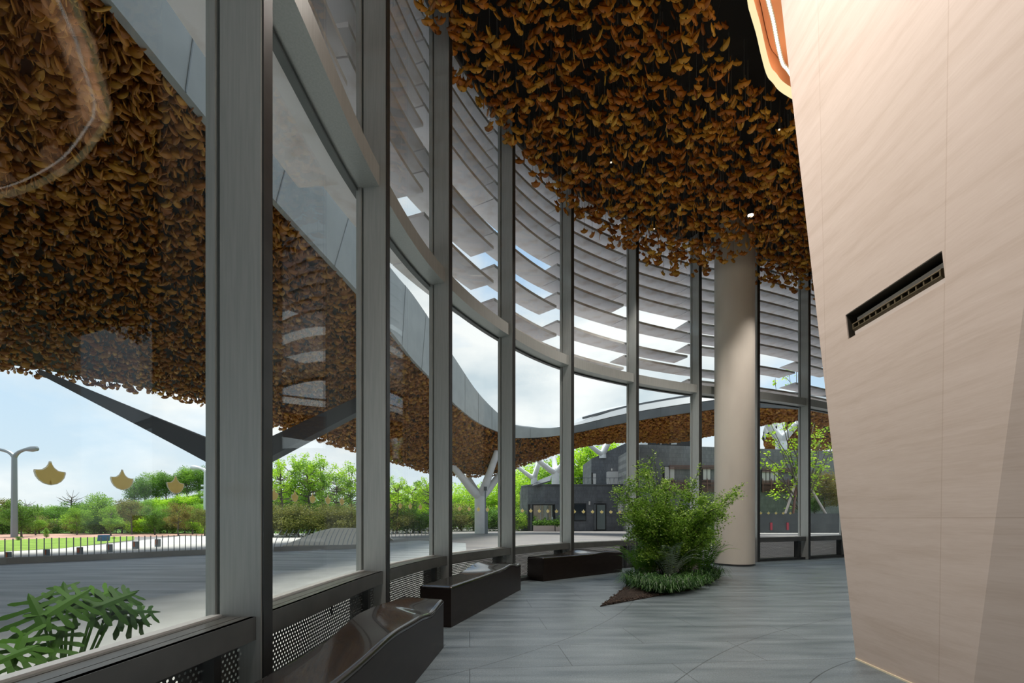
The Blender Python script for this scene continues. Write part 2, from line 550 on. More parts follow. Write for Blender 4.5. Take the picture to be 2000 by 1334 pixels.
def rotmats(yaw, pitch, roll):
    cy, sy = np.cos(yaw), np.sin(yaw); cp, sp = np.cos(pitch), np.sin(pitch); cr, sr = np.cos(roll), np.sin(roll)
    z = np.zeros_like(yaw); o = np.ones_like(yaw)
    Rz = np.stack([np.stack([cy, -sy, z], -1), np.stack([sy, cy, z], -1), np.stack([z, z, o], -1)], -2)
    Rx = np.stack([np.stack([o, z, z], -1), np.stack([z, cp, -sp], -1), np.stack([z, sp, cp], -1)], -2)
    Ry = np.stack([np.stack([cr, z, sr], -1), np.stack([z, o, z], -1), np.stack([-sr, z, cr], -1)], -2)
    return Rz @ Rx @ Ry


def mass(name, base_v, base_f, T, Rm, S, tints):
    """many copies of a small shape merged into one mesh"""
    base_v = np.asarray(base_v, dtype=np.float64)
    n, k = len(T), len(base_v)
    V = np.einsum('nij,kj->nki', Rm, base_v) * np.asarray(S)[:, None, None] + np.asarray(T)[:, None, :]
    off = (np.arange(n) * k)[:, None]
    by = {}
    for f in base_f: by.setdefault(len(f), []).append(f)
    faces = []
    for kk, fl in by.items():
        fl = np.array(fl)
        faces.append((off[:, :, None] + fl[None]).reshape(-1, kk))
    return np_mesh(name, V.reshape(-1, 3), faces, np.repeat(tints, k))


def link_mesh(name, me, mat, parent=None, loc=None):
    o = bpy.data.objects.new(name, me)
    if not me.materials: me.materials.append(MT[mat] if isinstance(mat, str) else mat)
    if parent is not None: o.parent = parent
    if loc is not None: o.location = loc
    C.objects.link(o)
    return o


LEAF_V = [(0, 0, 0), (.42, .5, .10), (0, 1, 0), (-.42, .5, .10)]
LEAF_F = [(0, 1, 2), (0, 2, 3)]
ORD = ['zeroth', 'first', 'second', 'third', 'fourth', 'fifth', 'sixth', 'seventh', 'eighth', 'ninth', 'tenth', 'eleventh', 'twelfth',
       'thirteenth', 'fourteenth', 'fifteenth', 'sixteenth', 'seventeenth', 'eighteenth', 'nineteenth', 'twentieth', 'twenty-first', 'twenty-second', 'twenty-third', 'twenty-fourth', 'twenty-fifth',
       'twenty-sixth', 'twenty-seventh', 'twenty-eighth', 'twenty-ninth', 'thirtieth']

# ------------------------------------------------------------------ glazing line
ANCH = [(-2.35, -4.1), (-2.05, -1.75), (-1.74, .5), (-1.585, 2.53), (-1.50, 4.70), (-1.125, 6.65), (-.236, 8.58), (1.03, 10.26),
        (2.75, 11.55), (4.62, 12.5), (6.42, 13.12), (8.24, 13.9), (10.1, 14.9), (12.0, 15.9)]
NS = 10


def catmull(P, n):
    P = [Vector((p[0], p[1], 0)) for p in P]
    P = [2 * P[0] - P[1]] + P + [2 * P[-1] - P[-2]]
    out = []
    for i in range(1, len(P) - 2):
        for k in range(n):
            t = k / n
            a, b, c, d = P[i - 1], P[i], P[i + 1], P[i + 2]
            out.append(.5 * ((2 * b) + (-a + c) * t + (2 * a - 5 * b + 4 * c - d) * t * t + (-a + 3 * b - 3 * c + d) * t ** 3))
    out.append(P[-2])
    return out


GL = catmull(ANCH, NS)


def gl_t(i):
    t = (GL[min(i + 1, len(GL) - 1)] - GL[max(i - 1, 0)]).normalized()
    return t


def gl_off(i, d, z=0.0, along=0.0):
    """point at glazing sample i, d metres towards the room"""
    t = gl_t(i); n = Vector((t.y, -t.x, 0))
    return GL[i] + n * d + t * along + Vector((0, 0, z))


SILL = .64
TRB, TRT = 4.36, 4.56
GTOP = 8.4
MD = .28     # mullion depth

NB = len(ANCH) - 1
for b in range(NB):
    i0, i1 = b * NS, (b + 1) * NS
    rng = range(i0, i1 + 1)
    base = gl_off(i0, .15)
    e = empty('window_%d' % (b + 1), base)
    vis = b - 2          # bay 1 is the first pane of the photo
    nm = ORD[vis + 1] if vis >= 0 else 'unseen'
    struct(e, 'tall glazed bay of the curved lobby wall, %s from the left' % nm if vis >= 0 else 'tall glazed bay of the lobby wall behind the viewer', 'window')
    # mullion at the start of the bay
    t = gl_t(i0); n = Vector((t.y, -t.x, 0)); ang = math.atan2(n.y, n.x)
    m = MB(); c = GL[i0] + n * (MD / 2 + .03) + t * .05
    m.box((c.x, c.y, GTOP / 2), (MD - .06, .105, GTOP), ang)
    o = m.build('mullion', 'steel', e)
    m = MB(); c = GL[i0] + n * .015 + t * .05     # glazing bead on the outside edge of the mullion
    m.box((c.x, c.y, GTOP / 2), (.05, .125, GTOP), ang)
    m.build('glazing_bead', 'steel', e)
    m = MB(); c = GL[i0] + n * (MD + .004) + t * .05
    m.box((c.x, c.y, GTOP / 2), (.012, .085, GTOP), ang)
    m.build('cover_strip', 'darksteel', e)
    # panes
    for (nmn, z0, z1) in (('lower_pane', .06, SILL - .04), ('middle_pane', SILL - .02, TRB + .02), ('upper_pane', TRT - .02, GTOP)):
        m = MB()
        m.sheet([gl_off(i, .0, z0) for i in rng], [gl_off(i, .0, z1) for i in rng], .012)
        o = m.build(nmn, 'glass', e, smooth=False)
        smooth_by_angle(o, 30)
    # transom
    m = MB(); m.bar([gl_off(i, .10, (TRB + TRT) / 2) for i in rng], .24, TRT - TRB)
    o = m.build('transom', 'steel', e); smooth_by_angle(o, 40)
    m = MB(); m.bar([gl_off(i, -.03, (TRB + TRT) / 2) for i in rng], .07, TRT - TRB + .06)
    o = m.build('transom_cap', 'darksteel', e); smooth_by_angle(o, 40)
    # sill ledge
    near = b <= 7
    depth = .235 if near else .20
    led = MB()
    nb = 3 if near else 2
    wd = depth / nb
    for k in range(nb):
        led.bar([gl_off(i, .02 + wd * (k + .5), SILL - .015) for i in rng], wd - .006, .03)
    o = led.build('window_sill', 'ledge', e); smooth_by_angle(o, 40)
    m = MB(); m.bar([gl_off(i, .045, SILL + .004) for i in rng], .05, .012)  # pale strip painted in place of sky light glinting off the ledge
    o = m.build('sill_sky_glint', 'skyglint', e); smooth_by_angle(o, 40)
    m = MB(); m.bar([gl_off(i, depth + .005, SILL - .06) for i in rng], .03, .12)
    m.bar([gl_off(i, depth - .05, SILL - .045) for i in rng], .12, .03)
    o = m.build('sill_front_rail', 'midsteel', e); smooth_by_angle(o, 40)
    m = MB(); m.bar([gl_off(i, .10, .03) for i in rng], .2, .06)
    o = m.build('bottom_rail', 'darksteel', e); smooth_by_angle(o, 40)
    # perforated convector front
    po = .16 if near else .05
    me = bpy.data.meshes.new('perforated_panel')
    vs, fs, uvs = [], [], []
    acc = 0
    js = list(range(i0, i1 + 1))
    last = None
    for q, i in enumerate(js):
        p = gl_off(i, po)
        if last is not None: acc += (p - last).length
        last = p
        vs += [(p.x - base.x, p.y - base.y, .06), (p.x - base.x, p.y - base.y, SILL - .05)]
        uvs += [(acc, .06), (acc, SILL - .05)]
    for q in range(len(js) - 1):
        fs.append((2 * q, 2 * q + 2, 2 * q + 3, 2 * q + 1))
    me.from_pydata(vs, [], fs)
    ul = me.uv_layers.new(name='UVMap')
    for lp in me.loops: ul.data[lp.index].uv = uvs[lp.vertex_index]
    o = link_mesh('perforated_panel', me, 'perf', e)
    sol = o.modifiers.new('thickness', 'SOLIDIFY'); sol.thickness = .002
    # post at the end of the bay under the ledge
    m = MB()
    for (ii, al) in ((i1, -.26), (i0, .13)):
        t2 = gl_t(ii); n2 = Vector((t2.y, -t2.x, 0))
        c = GL[ii] + n2 * (depth / 2 + .02) + t2 * al
        m.box((c.x, c.y, SILL / 2 - .02), (depth - .06, .05, SILL - .06), math.atan2(n2.y, n2.x))
    m.build('ledge_bracket', 'darksteel', e)
    if vis in (1, 7):
        # small window catch under the sill rail
        c = gl_off(i0 + 5, po + .05, SILL - .15)
        m = MB(); m.tube([c, c + Vector((.0, -.03, -.03)), c + Vector((.02, -.06, -.035)), c + Vector((.03, -.07, -.015))], .008, 8)
        m.build('catch', 'darksteel', e)

# louvre fins outside the upper glazing
FIN_D = .50
present = {3: [1, 0, 1, 1, 0, 1, 1, 1, 1, 1, 1], 4: [1, 0, 0, 1, 1, 1, 1, 1, 1, 1, 1], 5: [1, 0, 1, 0, 1, 1, 0, 1, 1, 1, 1],
           6: [1, 1, 0, 1, 0, 1, 0, 1, 1, 1, 1], 7: [1, 0, 1, 0, 1, 1, 1, 1, 1, 1, 1], 8: [0, 1, 1, 0, 1, 0, 1, 1, 1, 1, 1],
           9: [1, 1, 0, 1, 1, 1, 1, 1, 1, 1, 1], 0: [1] * 11, 1: [1] * 11, 10: [1, 0, 1, 0, 1, 1, 1, 1, 1, 1, 1], 11: [1, 1, 0, 1, 1, 1, 1, 1, 1, 1, 1], 2: [1, 0, 1, 1, 1, 1, 1, 1, 1, 1, 1]}
for b, rows in present.items():
    i0, i1 = b * NS, (b + 1) * NS
    cnt = 0
    for k, on in enumerate(([1] if b < 4 else [0]) + rows + [1, 1]):
        if not on: continue
        z = min(8.33, 4.40 + (.303 * (k - 1) + .34 if k else 0))
        cnt += 1
        js = list(range(i0, i1 + 1))
        dz = .05
        prof = [(-.10, z), (-.10 - FIN_D, z - .0), (-.10 - FIN_D, z + .02), (-.10, z + .055)]
        vs, fs = [], []
        for q, i in enumerate(js):
            al = .012 if i == i0 else (-.012 if i == i1 else 0)
            for (d, zz) in prof: vs.append(gl_off(i, d, zz, al))
        for q in range(len(js) - 1):
            for r in range(4):
                fs.append((4 * q + r, 4 * q + 4 + r, 4 * q + 4 + (r + 1) % 4, 4 * q + (r + 1) % 4))
        fs.append((0, 1, 2, 3)); qq = 4 * (len(js) - 1); fs.append((qq + 3, qq + 2, qq + 1, qq))
        m = MB(); m.add(vs, fs)
        o = m.build('louvre_fin', 'fin', origin=gl_off(i0 + NS // 2, -.35, z)); smooth_by_angle(o, 30)
        pn = ORD[b - 1] if b >= 2 else ''
        if b < 2:  # unseen bays get added fins to keep sky light out
            tag(o, 'weathered unseen sunshade fin added behind the viewer to block sky light', 'louvre', 'added sunshade fins behind the viewer'); continue
        tag(o, 'weathered sunshade fin, %s above the transom outside the %s glazed bay from left' % (ORD[cnt], pn), 'louvre', 'sunshade fins outside the glazing')

# ------------------------------------------------------------------ floor, ceiling, right wall
def poly_room(off, far=(14.5, 17.0), back=-6.0):
    p = [gl_off(i, off) for i in range(len(GL))]
    return [(v.x, v.y) for v in p]


pl = poly_room(.02)
flp = [(pl[0][0], -6.0)] + pl + [(16.0, 17.0), (16.0, -6.0)]
m = MB(); m.prism(list(reversed(flp)), -.12, 0.0)
fl = m.build('floor', 'floor'); struct(fl, 'grey stone slab floor of the lobby with curved inlaid joints', 'floor')

pc = poly_room(-.12)
clp = [(pc[0][0], -6.0)] + pc + [(16.0, 17.0), (16.0, -6.0)]
m = MB(); m.prism(list(reversed(clp)), 8.40, 8.75)
cl = m.build('ceiling', 'black'); struct(cl, 'black ceiling slab above the hanging leaves', 'ceiling')

m = MB(); m.box((6.8, -6.1, 5.0), (18.4, .2, 7.0)); m.prism([(-2.55, -6.2), (-2.40, -6.2), (-2.28, -4.1), (-2.42, -4.1)], 0, 8.4); o = m.build('shade_wall_back', 'rimdark'); struct(o, 'added unseen upper wall behind the viewer, shading the lobby', 'wall')  # unseen wall added to keep light from behind off the mullion tops
m = MB(); m.box((16.1, 5.5, 4.2), (.2, 23, 8.4)); o = m.build('wall_far_right', 'pillar'); struct(o, 'plain end wall far behind the leaning wall', 'wall')

# leaning stone wall -------------------------------------------------------
WX, WY = 2.81, 3.95
LEAN = -.1137
DIRX = .06


def wall_x(y, z):
    return WX + DIRX * (y - WY) + LEAN * z


def wall_hit(px, py):
    a, b = (px - 1000) / F, (HOR - py) / F
    # a*y = WX + DIRX*(y-WY) + LEAN*(EYE+b*y)
    y = (WX - DIRX * WY + LEAN * EYE) / (a - DIRX - LEAN * b)
    return y, EYE + b * y


FOLD0 = wall_hit(1902, 1334); FOLD1 = wall_hit(1962, 880)
fs_ = (FOLD1[0] - FOLD0[0]) / (FOLD1[1] - FOLD0[1])


def fold_y(z):
    return FOLD0[0] + fs_ * (z - FOLD0[1])


vc = [wall_hit(1655, 610), wall_hit(1653, 668), wall_hit(1843, 549), wall_hit(1843, 491)]
VY1 = (vc[0][0] + vc[1][0]) / 2; VY0 = (vc[2][0] + vc[3][0]) / 2
VZ1 = (vc[0][1] + vc[3][1]) / 2; VZ0 = (vc[1][1] + vc[2][1]) / 2
ZT = 8.38
vs, fs, uvs = [], [], []


def wv(x, y, z):
    vs.append((x, y, z)); uvs.append((y + .155 * z, z)); return len(vs) - 1


def WP(y, z):
    return wv(wall_x(y, z), y, z)


def quad(ya, yb, za, zb):
    fs.append((WP(yb, za), WP(ya, za), WP(ya, zb), WP(yb, zb)))


yf0, yf1 = fold_y(0), fold_y(ZT)
yc = VY0
# main facet, around the slot
fs.append((WP(fold_y(0), 0), WP(fold_y(VZ0), VZ0), WP(VY0, VZ0), WP(VY1, VZ0), WP(WY, VZ0), WP(WY, 0)))
quad(VY1, WY, VZ0, VZ1)
fs.append((WP(fold_y(VZ0), VZ0), WP(fold_y(VZ1), VZ1), WP(VY0, VZ1), WP(VY0, VZ0)))
fs.append((WP(fold_y(VZ1), VZ1), WP(fold_y(ZT), ZT), WP(WY, ZT), WP(WY, VZ1), WP(VY1, VZ1), WP(VY0, VZ1)))
# second facet turning a little further away from the window
TURN = .26


def WP2(z, far):
    yb = fold_y(z) - far
    return wv(wall_x(fold_y(z), z) + TURN * far, yb, z)


far = 3.2
fs.append((WP(yf0, 0), WP2(0, far), WP2(ZT, far), WP(yf1, ZT)))
# hidden sides
a0 = (wall_x(WY, 0), WY); a1 = (wall_x(WY, ZT), WY)
q0 = len(vs)
b_bot = (vs[fs[-1][1]][0], vs[fs[-1][1]][1]); b_top = (vs[fs[-1][2]][0], vs[fs[-1][2]][1])
for p in ((a0[0], a0[1], 0), (7.0, 5.6, 0), (7.0, 5.6, ZT), (a1[0], a1[1], ZT)): wv(*p)
fs.append((q0 + 1, q0, q0 + 3, q0 + 2))
q1 = len(vs)
for p in ((7.0, 5.6, 0), (7.0, -2.2, 0), (7.0, -2.2, ZT), (7.0, 5.6, ZT)): wv(*p)
fs.append((q1 + 1, q1, q1 + 3, q1 + 2))
q2 = len(vs)
for p in ((b_bot[0], b_bot[1], 0), (7.0, -2.2, 0), (7.0, -2.2, ZT), (b_top[0], b_top[1], ZT)): wv(*p)
fs.append((q2, q2 + 1, q2 + 2, q2 + 3))
# slot reveal
SD = .16
sl = []
for (y, z) in ((VY0, VZ0), (VY1, VZ0), (VY1, VZ1), (VY0, VZ1)):
    sl.append(((wall_x(y, z), y, z), (wall_x(y, z) + SD, y, z)))
q3 = len(vs)
for f_, k_ in sl: wv(*f_); wv(*k_)
for k in range(4):
    n_ = (k + 1) % 4
    fs.append((q3 + 2 * k, q3 + 2 * k + 1, q3 + 2 * n_ + 1, q3 + 2 * n_))
me = bpy.data.meshes.new('wall_right'); me.from_pydata(vs, [], fs)
ul = me.uv_layers.new(name='UVMap')
for lp in me.loops: ul.data[lp.index].uv = uvs[lp.vertex_index]
wr = link_mesh('wall_right', me, 'marble')
struct(wr, 'tall leaning cream stone wall with fine veins and an air slot', 'wall')
# skirting line under the leaning wall: thin pale strip
m = MB(); m.bar([(wall_x(y, 0) - .003, y, .006) for y in (WY, 3.0, 2.2, fold_y(0))], .012, .012)
o = m.build('baseboard_right', 'cream'); struct(o, 'thin pale strip at the foot of the leaning wall', 'baseboard')

# air vent in the slot ----------------------------------------------------
vroot = empty('air_vent', (wall_x((VY0 + VY1) / 2, VZ0), (VY0 + VY1) / 2, VZ0))
tag(vroot, 'long olive metal air vent sunk in the slot of the cream leaning wall', 'vent')
L_ = VY1 - VY0; H_ = VZ1 - VZ0


def vp(u, h, d):
    """u 0..1 along slot (from the viewer's side), h 0..1 up, d depth into the wall (m)"""
    y = VY0 + u * L_; z = VZ0 + h * H_
    return Vector((wall_x(y, z) + d, y, z))


m = MB()
m.add([vp(0, 0, .155), vp(1, 0, .155), vp(1, 1, .155), vp(0, 1, .155)], [(0, 1, 2, 3)])
m.add([vp(0.002, .98, .01), vp(.998, .98, .01), vp(.998, .98, .15), vp(.002, .98, .15)], [(0, 1, 2, 3)])
m.add([vp(.995, 0.01, .006), vp(.995, .99, .006), vp(.995, .99, .15), vp(.995, .01, .15)], [(0, 1, 2, 3)])
m.add([vp(.005, 0.01, .006), vp(.005, .99, .006), vp(.005, .99, .15), vp(.005, .01, .15)], [(0, 1, 2, 3)])
o = m.build('housing', 'ventdark', vroot)
md = o.modifiers.new('thickness', 'SOLIDIFY'); md.thickness = .003
m = MB(); m.sheet([vp(.0, .0, .008), vp(.92, .0, .008)], [vp(.0, .17, .008), vp(.92, .17, .008)], .004)
m.build('lower_plate', 'ventpale', vroot)
m = MB(); m.sheet([vp(.0, .635, .055), vp(.95, .635, .055)], [vp(.0, .81, .055), vp(.95, .79, .055)], .004)
m.build('upper_plate', 'ventpale', vroot)
m = MB()
prof = [(.26, .085), (.21, .05), (.24, .022), (.31, .012), (.34, .012)]
up = [(.50, .012), (.54, .016), (.60, .05), (.60, .085)]
for pr in (prof, up):
    ra = [[vp(u, h, d) for (h, d) in pr] for u in (.05, .95)]
    vv = ra[0] + ra[1]; k = len(pr)
    m.add(vv, [(i, i + 1, k + i + 1, k + i) for i in range(k - 1)])
for u in (.05, .95):
    pr = prof + up
    m.add([vp(u, h, d) for (h, d) in pr], [tuple(range(len(pr)))])
o = m.build('nozzle_body', 'vent', vroot); md = o.modifiers.new('thickness', 'SOLIDIFY'); md.thickness = .006
m = MB(); m.add([vp(.05, .33, .075), vp(.95, .33, .075), vp(.95, .51, .075), vp(.05, .51, .075)], [(0, 1, 2, 3)])
o = m.build('backing', 'ventdark', vroot); md = o.modifiers.new('thickness', 'SOLIDIFY'); md.thickness = .004
for k in range(14):
    u = .055 + .89 * k / 13
    m = MB(); w = .006 if k != 7 else .014
    m.add([vp(u - w, .33, .016), vp(u - w, .51, .016), vp(u - w, .51, .075), vp(u - w, .33, .075),
           vp(u + w, .33, .016), vp(u + w, .51, .016), vp(u + w, .51, .075), vp(u + w, .33, .075)],
          [(0, 1, 2, 3), (7, 6, 5, 4), (0, 4, 5, 1), (3, 2, 6, 7), (1, 5, 6, 2), (0, 3, 7, 4)])
    m.build('vane', 'vent', vroot)

# ------------------------------------------------------------------ ceiling cove ring around the wall
ZR = 7.35
ringpx = [(1464, 0), (1470, 28), (1481, 66), (1491, 110), (1501, 145), (1512, 160), (1546, 190)]
rp = [WH(x, y, ZR) for (x, y) in ringpx]
ring = [Vector((2.25, 4.75, ZR)), Vector((2.5, 5.2, ZR))] + rp + [Vector((5.6, 7.75, ZR)), Vector((7.6, 8.1, ZR)), Vector((9.5, 7.8, ZR))]
rg = [Vector((p.x, p.y, ZR)) for p in catmull([(p.x, p.y) for p in ring], 6)]


def ring_off(d, z):
    out = []
    for i, p in enumerate(rg):
        t = (rg[min(i + 1, len(rg) - 1)] - rg[max(i - 1, 0)]).normalized()
        n = Vector((t.y, -t.x, 0))
        q = p + n * d; q.z = z
        out.append(q)
    return out


cv = empty('ceiling_cove', (2.8, 5.7, ZR))
struct(cv, 'peach ceiling recess with a lit curved rim where the leaning wall meets the leaves', 'ceiling recess')
m = MB()
m.bar(ring_off(.0, ZR + .06), .05, .10)
o = m.build('rim', 'trimglow', cv); smooth_by_angle(o, 40)
m = MB(); m.sheet(ring_off(.0, ZR + .09), ring_off(.0, ZR + 1.0), .02)
o = m.build('outer_skirt', 'cove', cv)
sp_ = [(p.x, p.y) for p in ring_off(.03, ZR)] + [(9.6, 4.0), (2.25, 4.0)]
m = MB(); m.prism(list(reversed(sp_)), ZR + .36, ZR + .40)
o = m.build('soffit_panel', 'cove', cv)
# LED dots along the recess
ld = ring_off(.17, ZR + .06)
cum = [0]
for i in range(1, len(ld)): cum.append(cum[-1] + (ld[i] - ld[i - 1]).length)
strip = tag(empty('led_strip', ld[0]), 'strip of small white light dots along the lit rim above the leaning wall', 'led strip')
m = MB(); m.bar([p + Vector((0, 0, .006)) for p in ld], .05, .012)
o = m.build('carrier', 'cream', strip); smooth_by_angle(o, 40)
s = 0.0; m = MB()
i = 0
while s < cum[-1]:
    while i < len(cum) - 2 and cum[i + 1] < s: i += 1
    tt = (s - cum[i]) / max(1e-6, cum[i + 1] - cum[i])
    p = ld[i].lerp(ld[i + 1], tt)
    m.tube([p + Vector((0, 0, -.014)), p + Vector((0, 0, .001))], [.014, .017], 8)
    s += .042
o = m.build('light_dots', 'led', strip)
o['kind'] = 'stuff'
for q_ in range(4, len(ld) - 4, 5):
    l_ = bpy.data.lights.new('led_strip_lamp', 'POINT'); l_.energy = 1.3; l_.shadow_soft_size = .22; l_.color = (1, .60, .36)
    lo_ = bpy.data.objects.new('led_strip_lamp', l_); lo_.location = ld[q_] + Vector((0, 0, .04)); C.objects.link(lo_)

# ------------------------------------------------------------------ round column
pc_ = G(1434.5, 1106)
PX, PY, PRD = pc_.x * 1.035, pc_.y * 1.035, .465
m = MB(); m.tube([(PX, PY, .04), (PX, PY, 8.4)], PRD, 64)
root = empty('column', (PX, PY, 0))
struct(root, 'thick round cream plaster column behind the planted shrub', 'column')
o = m.build('shaft', 'pillar', root); smooth_by_angle(o, 40)
m = MB(); m.tube([(PX, PY, .0), (PX, PY, .045)], PRD + .008, 64)
o = m.build('base_ring', 'darksteel', root); smooth_by_angle(o, 40)

# ------------------------------------------------------------------ benches
def gss(u, c, w):
    return math.exp(-((u - c) / w) ** 2)


def bench(f0, f1, wdt, hump, label):
    """f0,f1: the front foot line (room side) from near/left end to far/right end"""
    f0 = Vector((f0[0], f0[1], 0)); f1 = Vector((f1[0], f1[1], 0))
    t = (f1 - f0).normalized(); n = Vector((-t.y, t.x, 0))     # towards the glass
    Lb = (f1 - f0).length
    root = empty('bench', f0 + t * Lb / 2 + n * wdt / 2)
    tag(root, label, 'bench', 'sculpted bronze benches along the glazing')
    nu, nv = 56, 14

    def P(u, v, z): return f0 + t * (u * Lb) + n * (v * wdt) + Vector((0, 0, z))
    H = hump
    # body
    m = MB(); vs = []; fs = []
    ring_ = []
    for k in range(nu + 1): ring_.append((k / nu, 0.0))
    for k in range(1, 7): ring_.append((1.0, k / 6))
    for k in range(1, nu + 1): ring_.append((1 - k / nu, 1.0))
    for k in range(1, 6): ring_.append((0.0, 1 - k / 6))
    nr = len(ring_)
    zl = .035
    levels = [0.0, .25, .6, 1.0]
    for lv in levels:
        for (u, v) in ring_: vs.append(P(u, v, .003 + (H(u, v) - zl - .006) * lv))
    for a in range(len(levels) - 1):
        for k in range(nr):
            k2 = (k + 1) % nr
            fs.append((a * nr + k, a * nr + k2, (a + 1) * nr + k2, (a + 1) * nr + k))
    fs.append(tuple(reversed(range(nr))))
    m.add(vs, fs)
    o = m.build('body', 'benchside', root); smooth_by_angle(o, 40)
    # lid with rounded rim
    m = MB(); vs = []; fs = []
    us = [0, .006] + [k / nu for k in range(1, nu)] + [.994, 1]
    vv = [0, .035] + [k / nv for k in range(1, nv)] + [.965, 1]
    for u in us:
        for v in vv:
            z = H(u, v)
            e = 0
            if u in (0, 1): e += .014
            if v in (0, 1): e += .014
            vs.append(P(u, v, z - min(e, .018)))
    A, B = len(us), len(vv)
    for a in range(A - 1):
        for b in range(B - 1):
            fs.append((a * B + b, (a + 1) * B + b, (a + 1) * B + b + 1, a * B + b + 1))
    # skirt
    per = [(a, 0) for a in range(A)] + [(A - 1, b) for b in range(1, B)] + [(a, B - 1) for a in range(A - 2, -1, -1)] + [(0, b) for b in range(B - 2, 0, -1)]
    q = len(vs)
    for (a, b) in per: vs.append(P(us[a], vv[b], H(us[a], vv[b]) - zl))
    for k in range(len(per)):
        k2 = (k + 1) % len(per)
        fs.append((q + k, q + k2, per[k2][0] * B + per[k2][1], per[k][0] * B + per[k][1]))
    fs.append(tuple(q + k for k in reversed(range(len(per)))))
    m.add(vs, fs)
    o = m.build('lid', 'bench', root); smooth_by_angle(o, 50)
    return root


def h1(u, v):
    a = .435 + .075 * gss(u, .60, .15 if u < .6 else .34) * v ** 1.1
    a += (.03 * gss(u, .45, .15) - .04 * gss(u, .84, .09)) * (1 - v) ** 1.0
    return a


def h2(u, v):
    a = .435 + .095 * gss(u, .62, .17 if u < .62 else .22) * v ** 1.3
    a += (.03 * gss(u, .80, .10) - .02 * gss(u, .93, .06)) * (1 - v)
    return a


def h3(u, v):
    return .435 + .085 * gss(u, .60, .17 if u < .6 else .22) * v ** 1.3 + .03 * gss(u, .78, .12) * (1 - v)


bench((-.80, 1.75), (-.61, 4.31), .36, h1, 'nearest dark bronze bench, running out of the bottom of the picture')
b2a, b2b = G(881, 1226), G(1017, 1152)
bench(b2a, b2b, .36, h2, 'middle dark bronze bench between the nearest bench and the farthest one')
b3a, b3b = G(1061, 1136), G(1215, 1117)
bench(b3a, b3b, .42, h3, 'farthest dark bronze bench, its right end beside the planted shrub')

# ------------------------------------------------------------------ ginkgo leaves
def ginkgo_outline(lo=False):
    if lo:
        half = [(.05, .40), (.16, .17), (.48, .12), (.42, -.14), (.2, -.30), (.03, -.33)]
    else:
        half = [(.032, .45), (.075, .34), (.14, .245), (.25, .165), (.38, .135), (.48, .155), (.50, .105), (.47, -.03), (.385, -.17), (.25, -.28), (.055, -.345), (.012, -.20)]
    return half + [(-x, z) for (x, z) in reversed(half)]


def ginkgo_mesh(th=.035, lo=False, bend=.10):
    ol = ginkgo_outline(lo); n = len(ol)
    v = [(x, -th / 2 + bend * x * x, z) for (x, z) in ol] + [(x, th / 2 + bend * x * x, z) for (x, z) in ol]
    h = n // 2
    f = []
    # quads across the leaf: i pairs with n-1-i
    for i in range(h - 1):
        a, b, c, d = i, i + 1, n - 2 - i, n - 1 - i
        f.append((a, d, c, b)); f.append((n + a, n + b, n + c, n + d))
    for i in range(n):
        j = (i + 1) % n
        if j == 0 and False: continue
        f.append((i, j, n + j, n + i))
    return v, f


GV, GF = ginkgo_mesh()
GVl, GFl = ginkgo_mesh(.05, True)
rs = np.random.RandomState(11)


def inside(poly, x, y):
    poly = np.asarray(poly); n = len(poly)
    c = np.zeros(len(x), bool)
    j = n - 1
    for i in range(n):
        xi, yi = poly[i]; xj, yj = poly[j]
        cond = ((yi > y) != (yj > y)) & (x < (xj - xi) * (y - yi) / (yj - yi + 1e-12) + xi)
        c ^= cond; j = i
    return c


ip = [(gl_off(i, .12).x, gl_off(i, .12).y) for i in range(len(GL))]
room = [(ip[0][0], -6)] + ip + [(14, 16.8), (14, -6)]
rpoly = [(p.x, p.y) for p in ring_off(-.42, ZR)]
rpoly = rpoly + [(14, 7.0), (14, -6), (rpoly[0][0], -6)]
N_IN = 11000
x = rs.uniform(-2.3, 12, N_IN * 2); y = rs.uniform(-1, 16.5, N_IN * 2)
ok = inside(room, x, y) & ~inside(rpoly, x, y)
# thin out where the picture sees nothing
seen = (y > 3.2)
ok &= (seen | (rs.rand(len(x)) < .35))
x, y = x[ok], y[ok]
dcol = np.hypot(x - PX, y - PY) > PRD + .12
x, y = x[dcol], y[dcol]
zb = 7.42 + .10 * np.sin(x * .9 + 1) + .08 * np.cos(y * .8) - .012 * (y - 8)
z = zb + rs.rand(len(x)) ** 1.3 * .70
yaw = rs.uniform(0, 2 * PI, len(x))
# most leaves face roughly towards the middle of the room
yaw = np.where(rs.rand(len(x)) < .72, rs.normal(.25, .62, len(x)), yaw)
pit = rs.normal(0, .13, len(x)); rol = rs.normal(0, .12, len(x))
sz = rs.uniform(.135, .185, len(x))
tint = np.clip(rs.beta(1.6, 1.6, len(x)), 0, 1)
IN = np.stack([x, y, z], 1)

# outdoor canopy ----------------------------------------------------------
EDGE = [(-5.9, -24, 7.3, 2.0), (-5.3, -4, 7.3, 2.0), (-5.05, 2, 7.3, 2.0), (-4.88, 5.7, 7.3, 2.0), (-4.8, 7.66, 7.3, 2.0), (-4.7, 9.4, 7.3, 1.9), (-4.26, 13.4, 7.3, 1.89),  # first points extend the canopy unseen behind the viewer to block light
        (-4.07, 16.2, 7.3, 2.1), (-3.95, 18.7, 7.3, 2.5), (-3.6, 21.9, 7.3, 2.5), (-3.16, 26.2, 7.3, 2.45), (-2.27, 31, 7.3, 1.9), (-.95, 34.6, 7.3, 1.25),
        (.23, 37, 7.3, .94), (3.64, 35.8, 7.3, .57), (7.37, 31, 7.3, .6), (11.4, 27.3, 7.3, .55), (13.8, 26.9, 7.3, .5), (16.2, 27.3, 7.3, .5), (18.5, 28, 7.3, .5), (22, 30, 7.3, .5)]
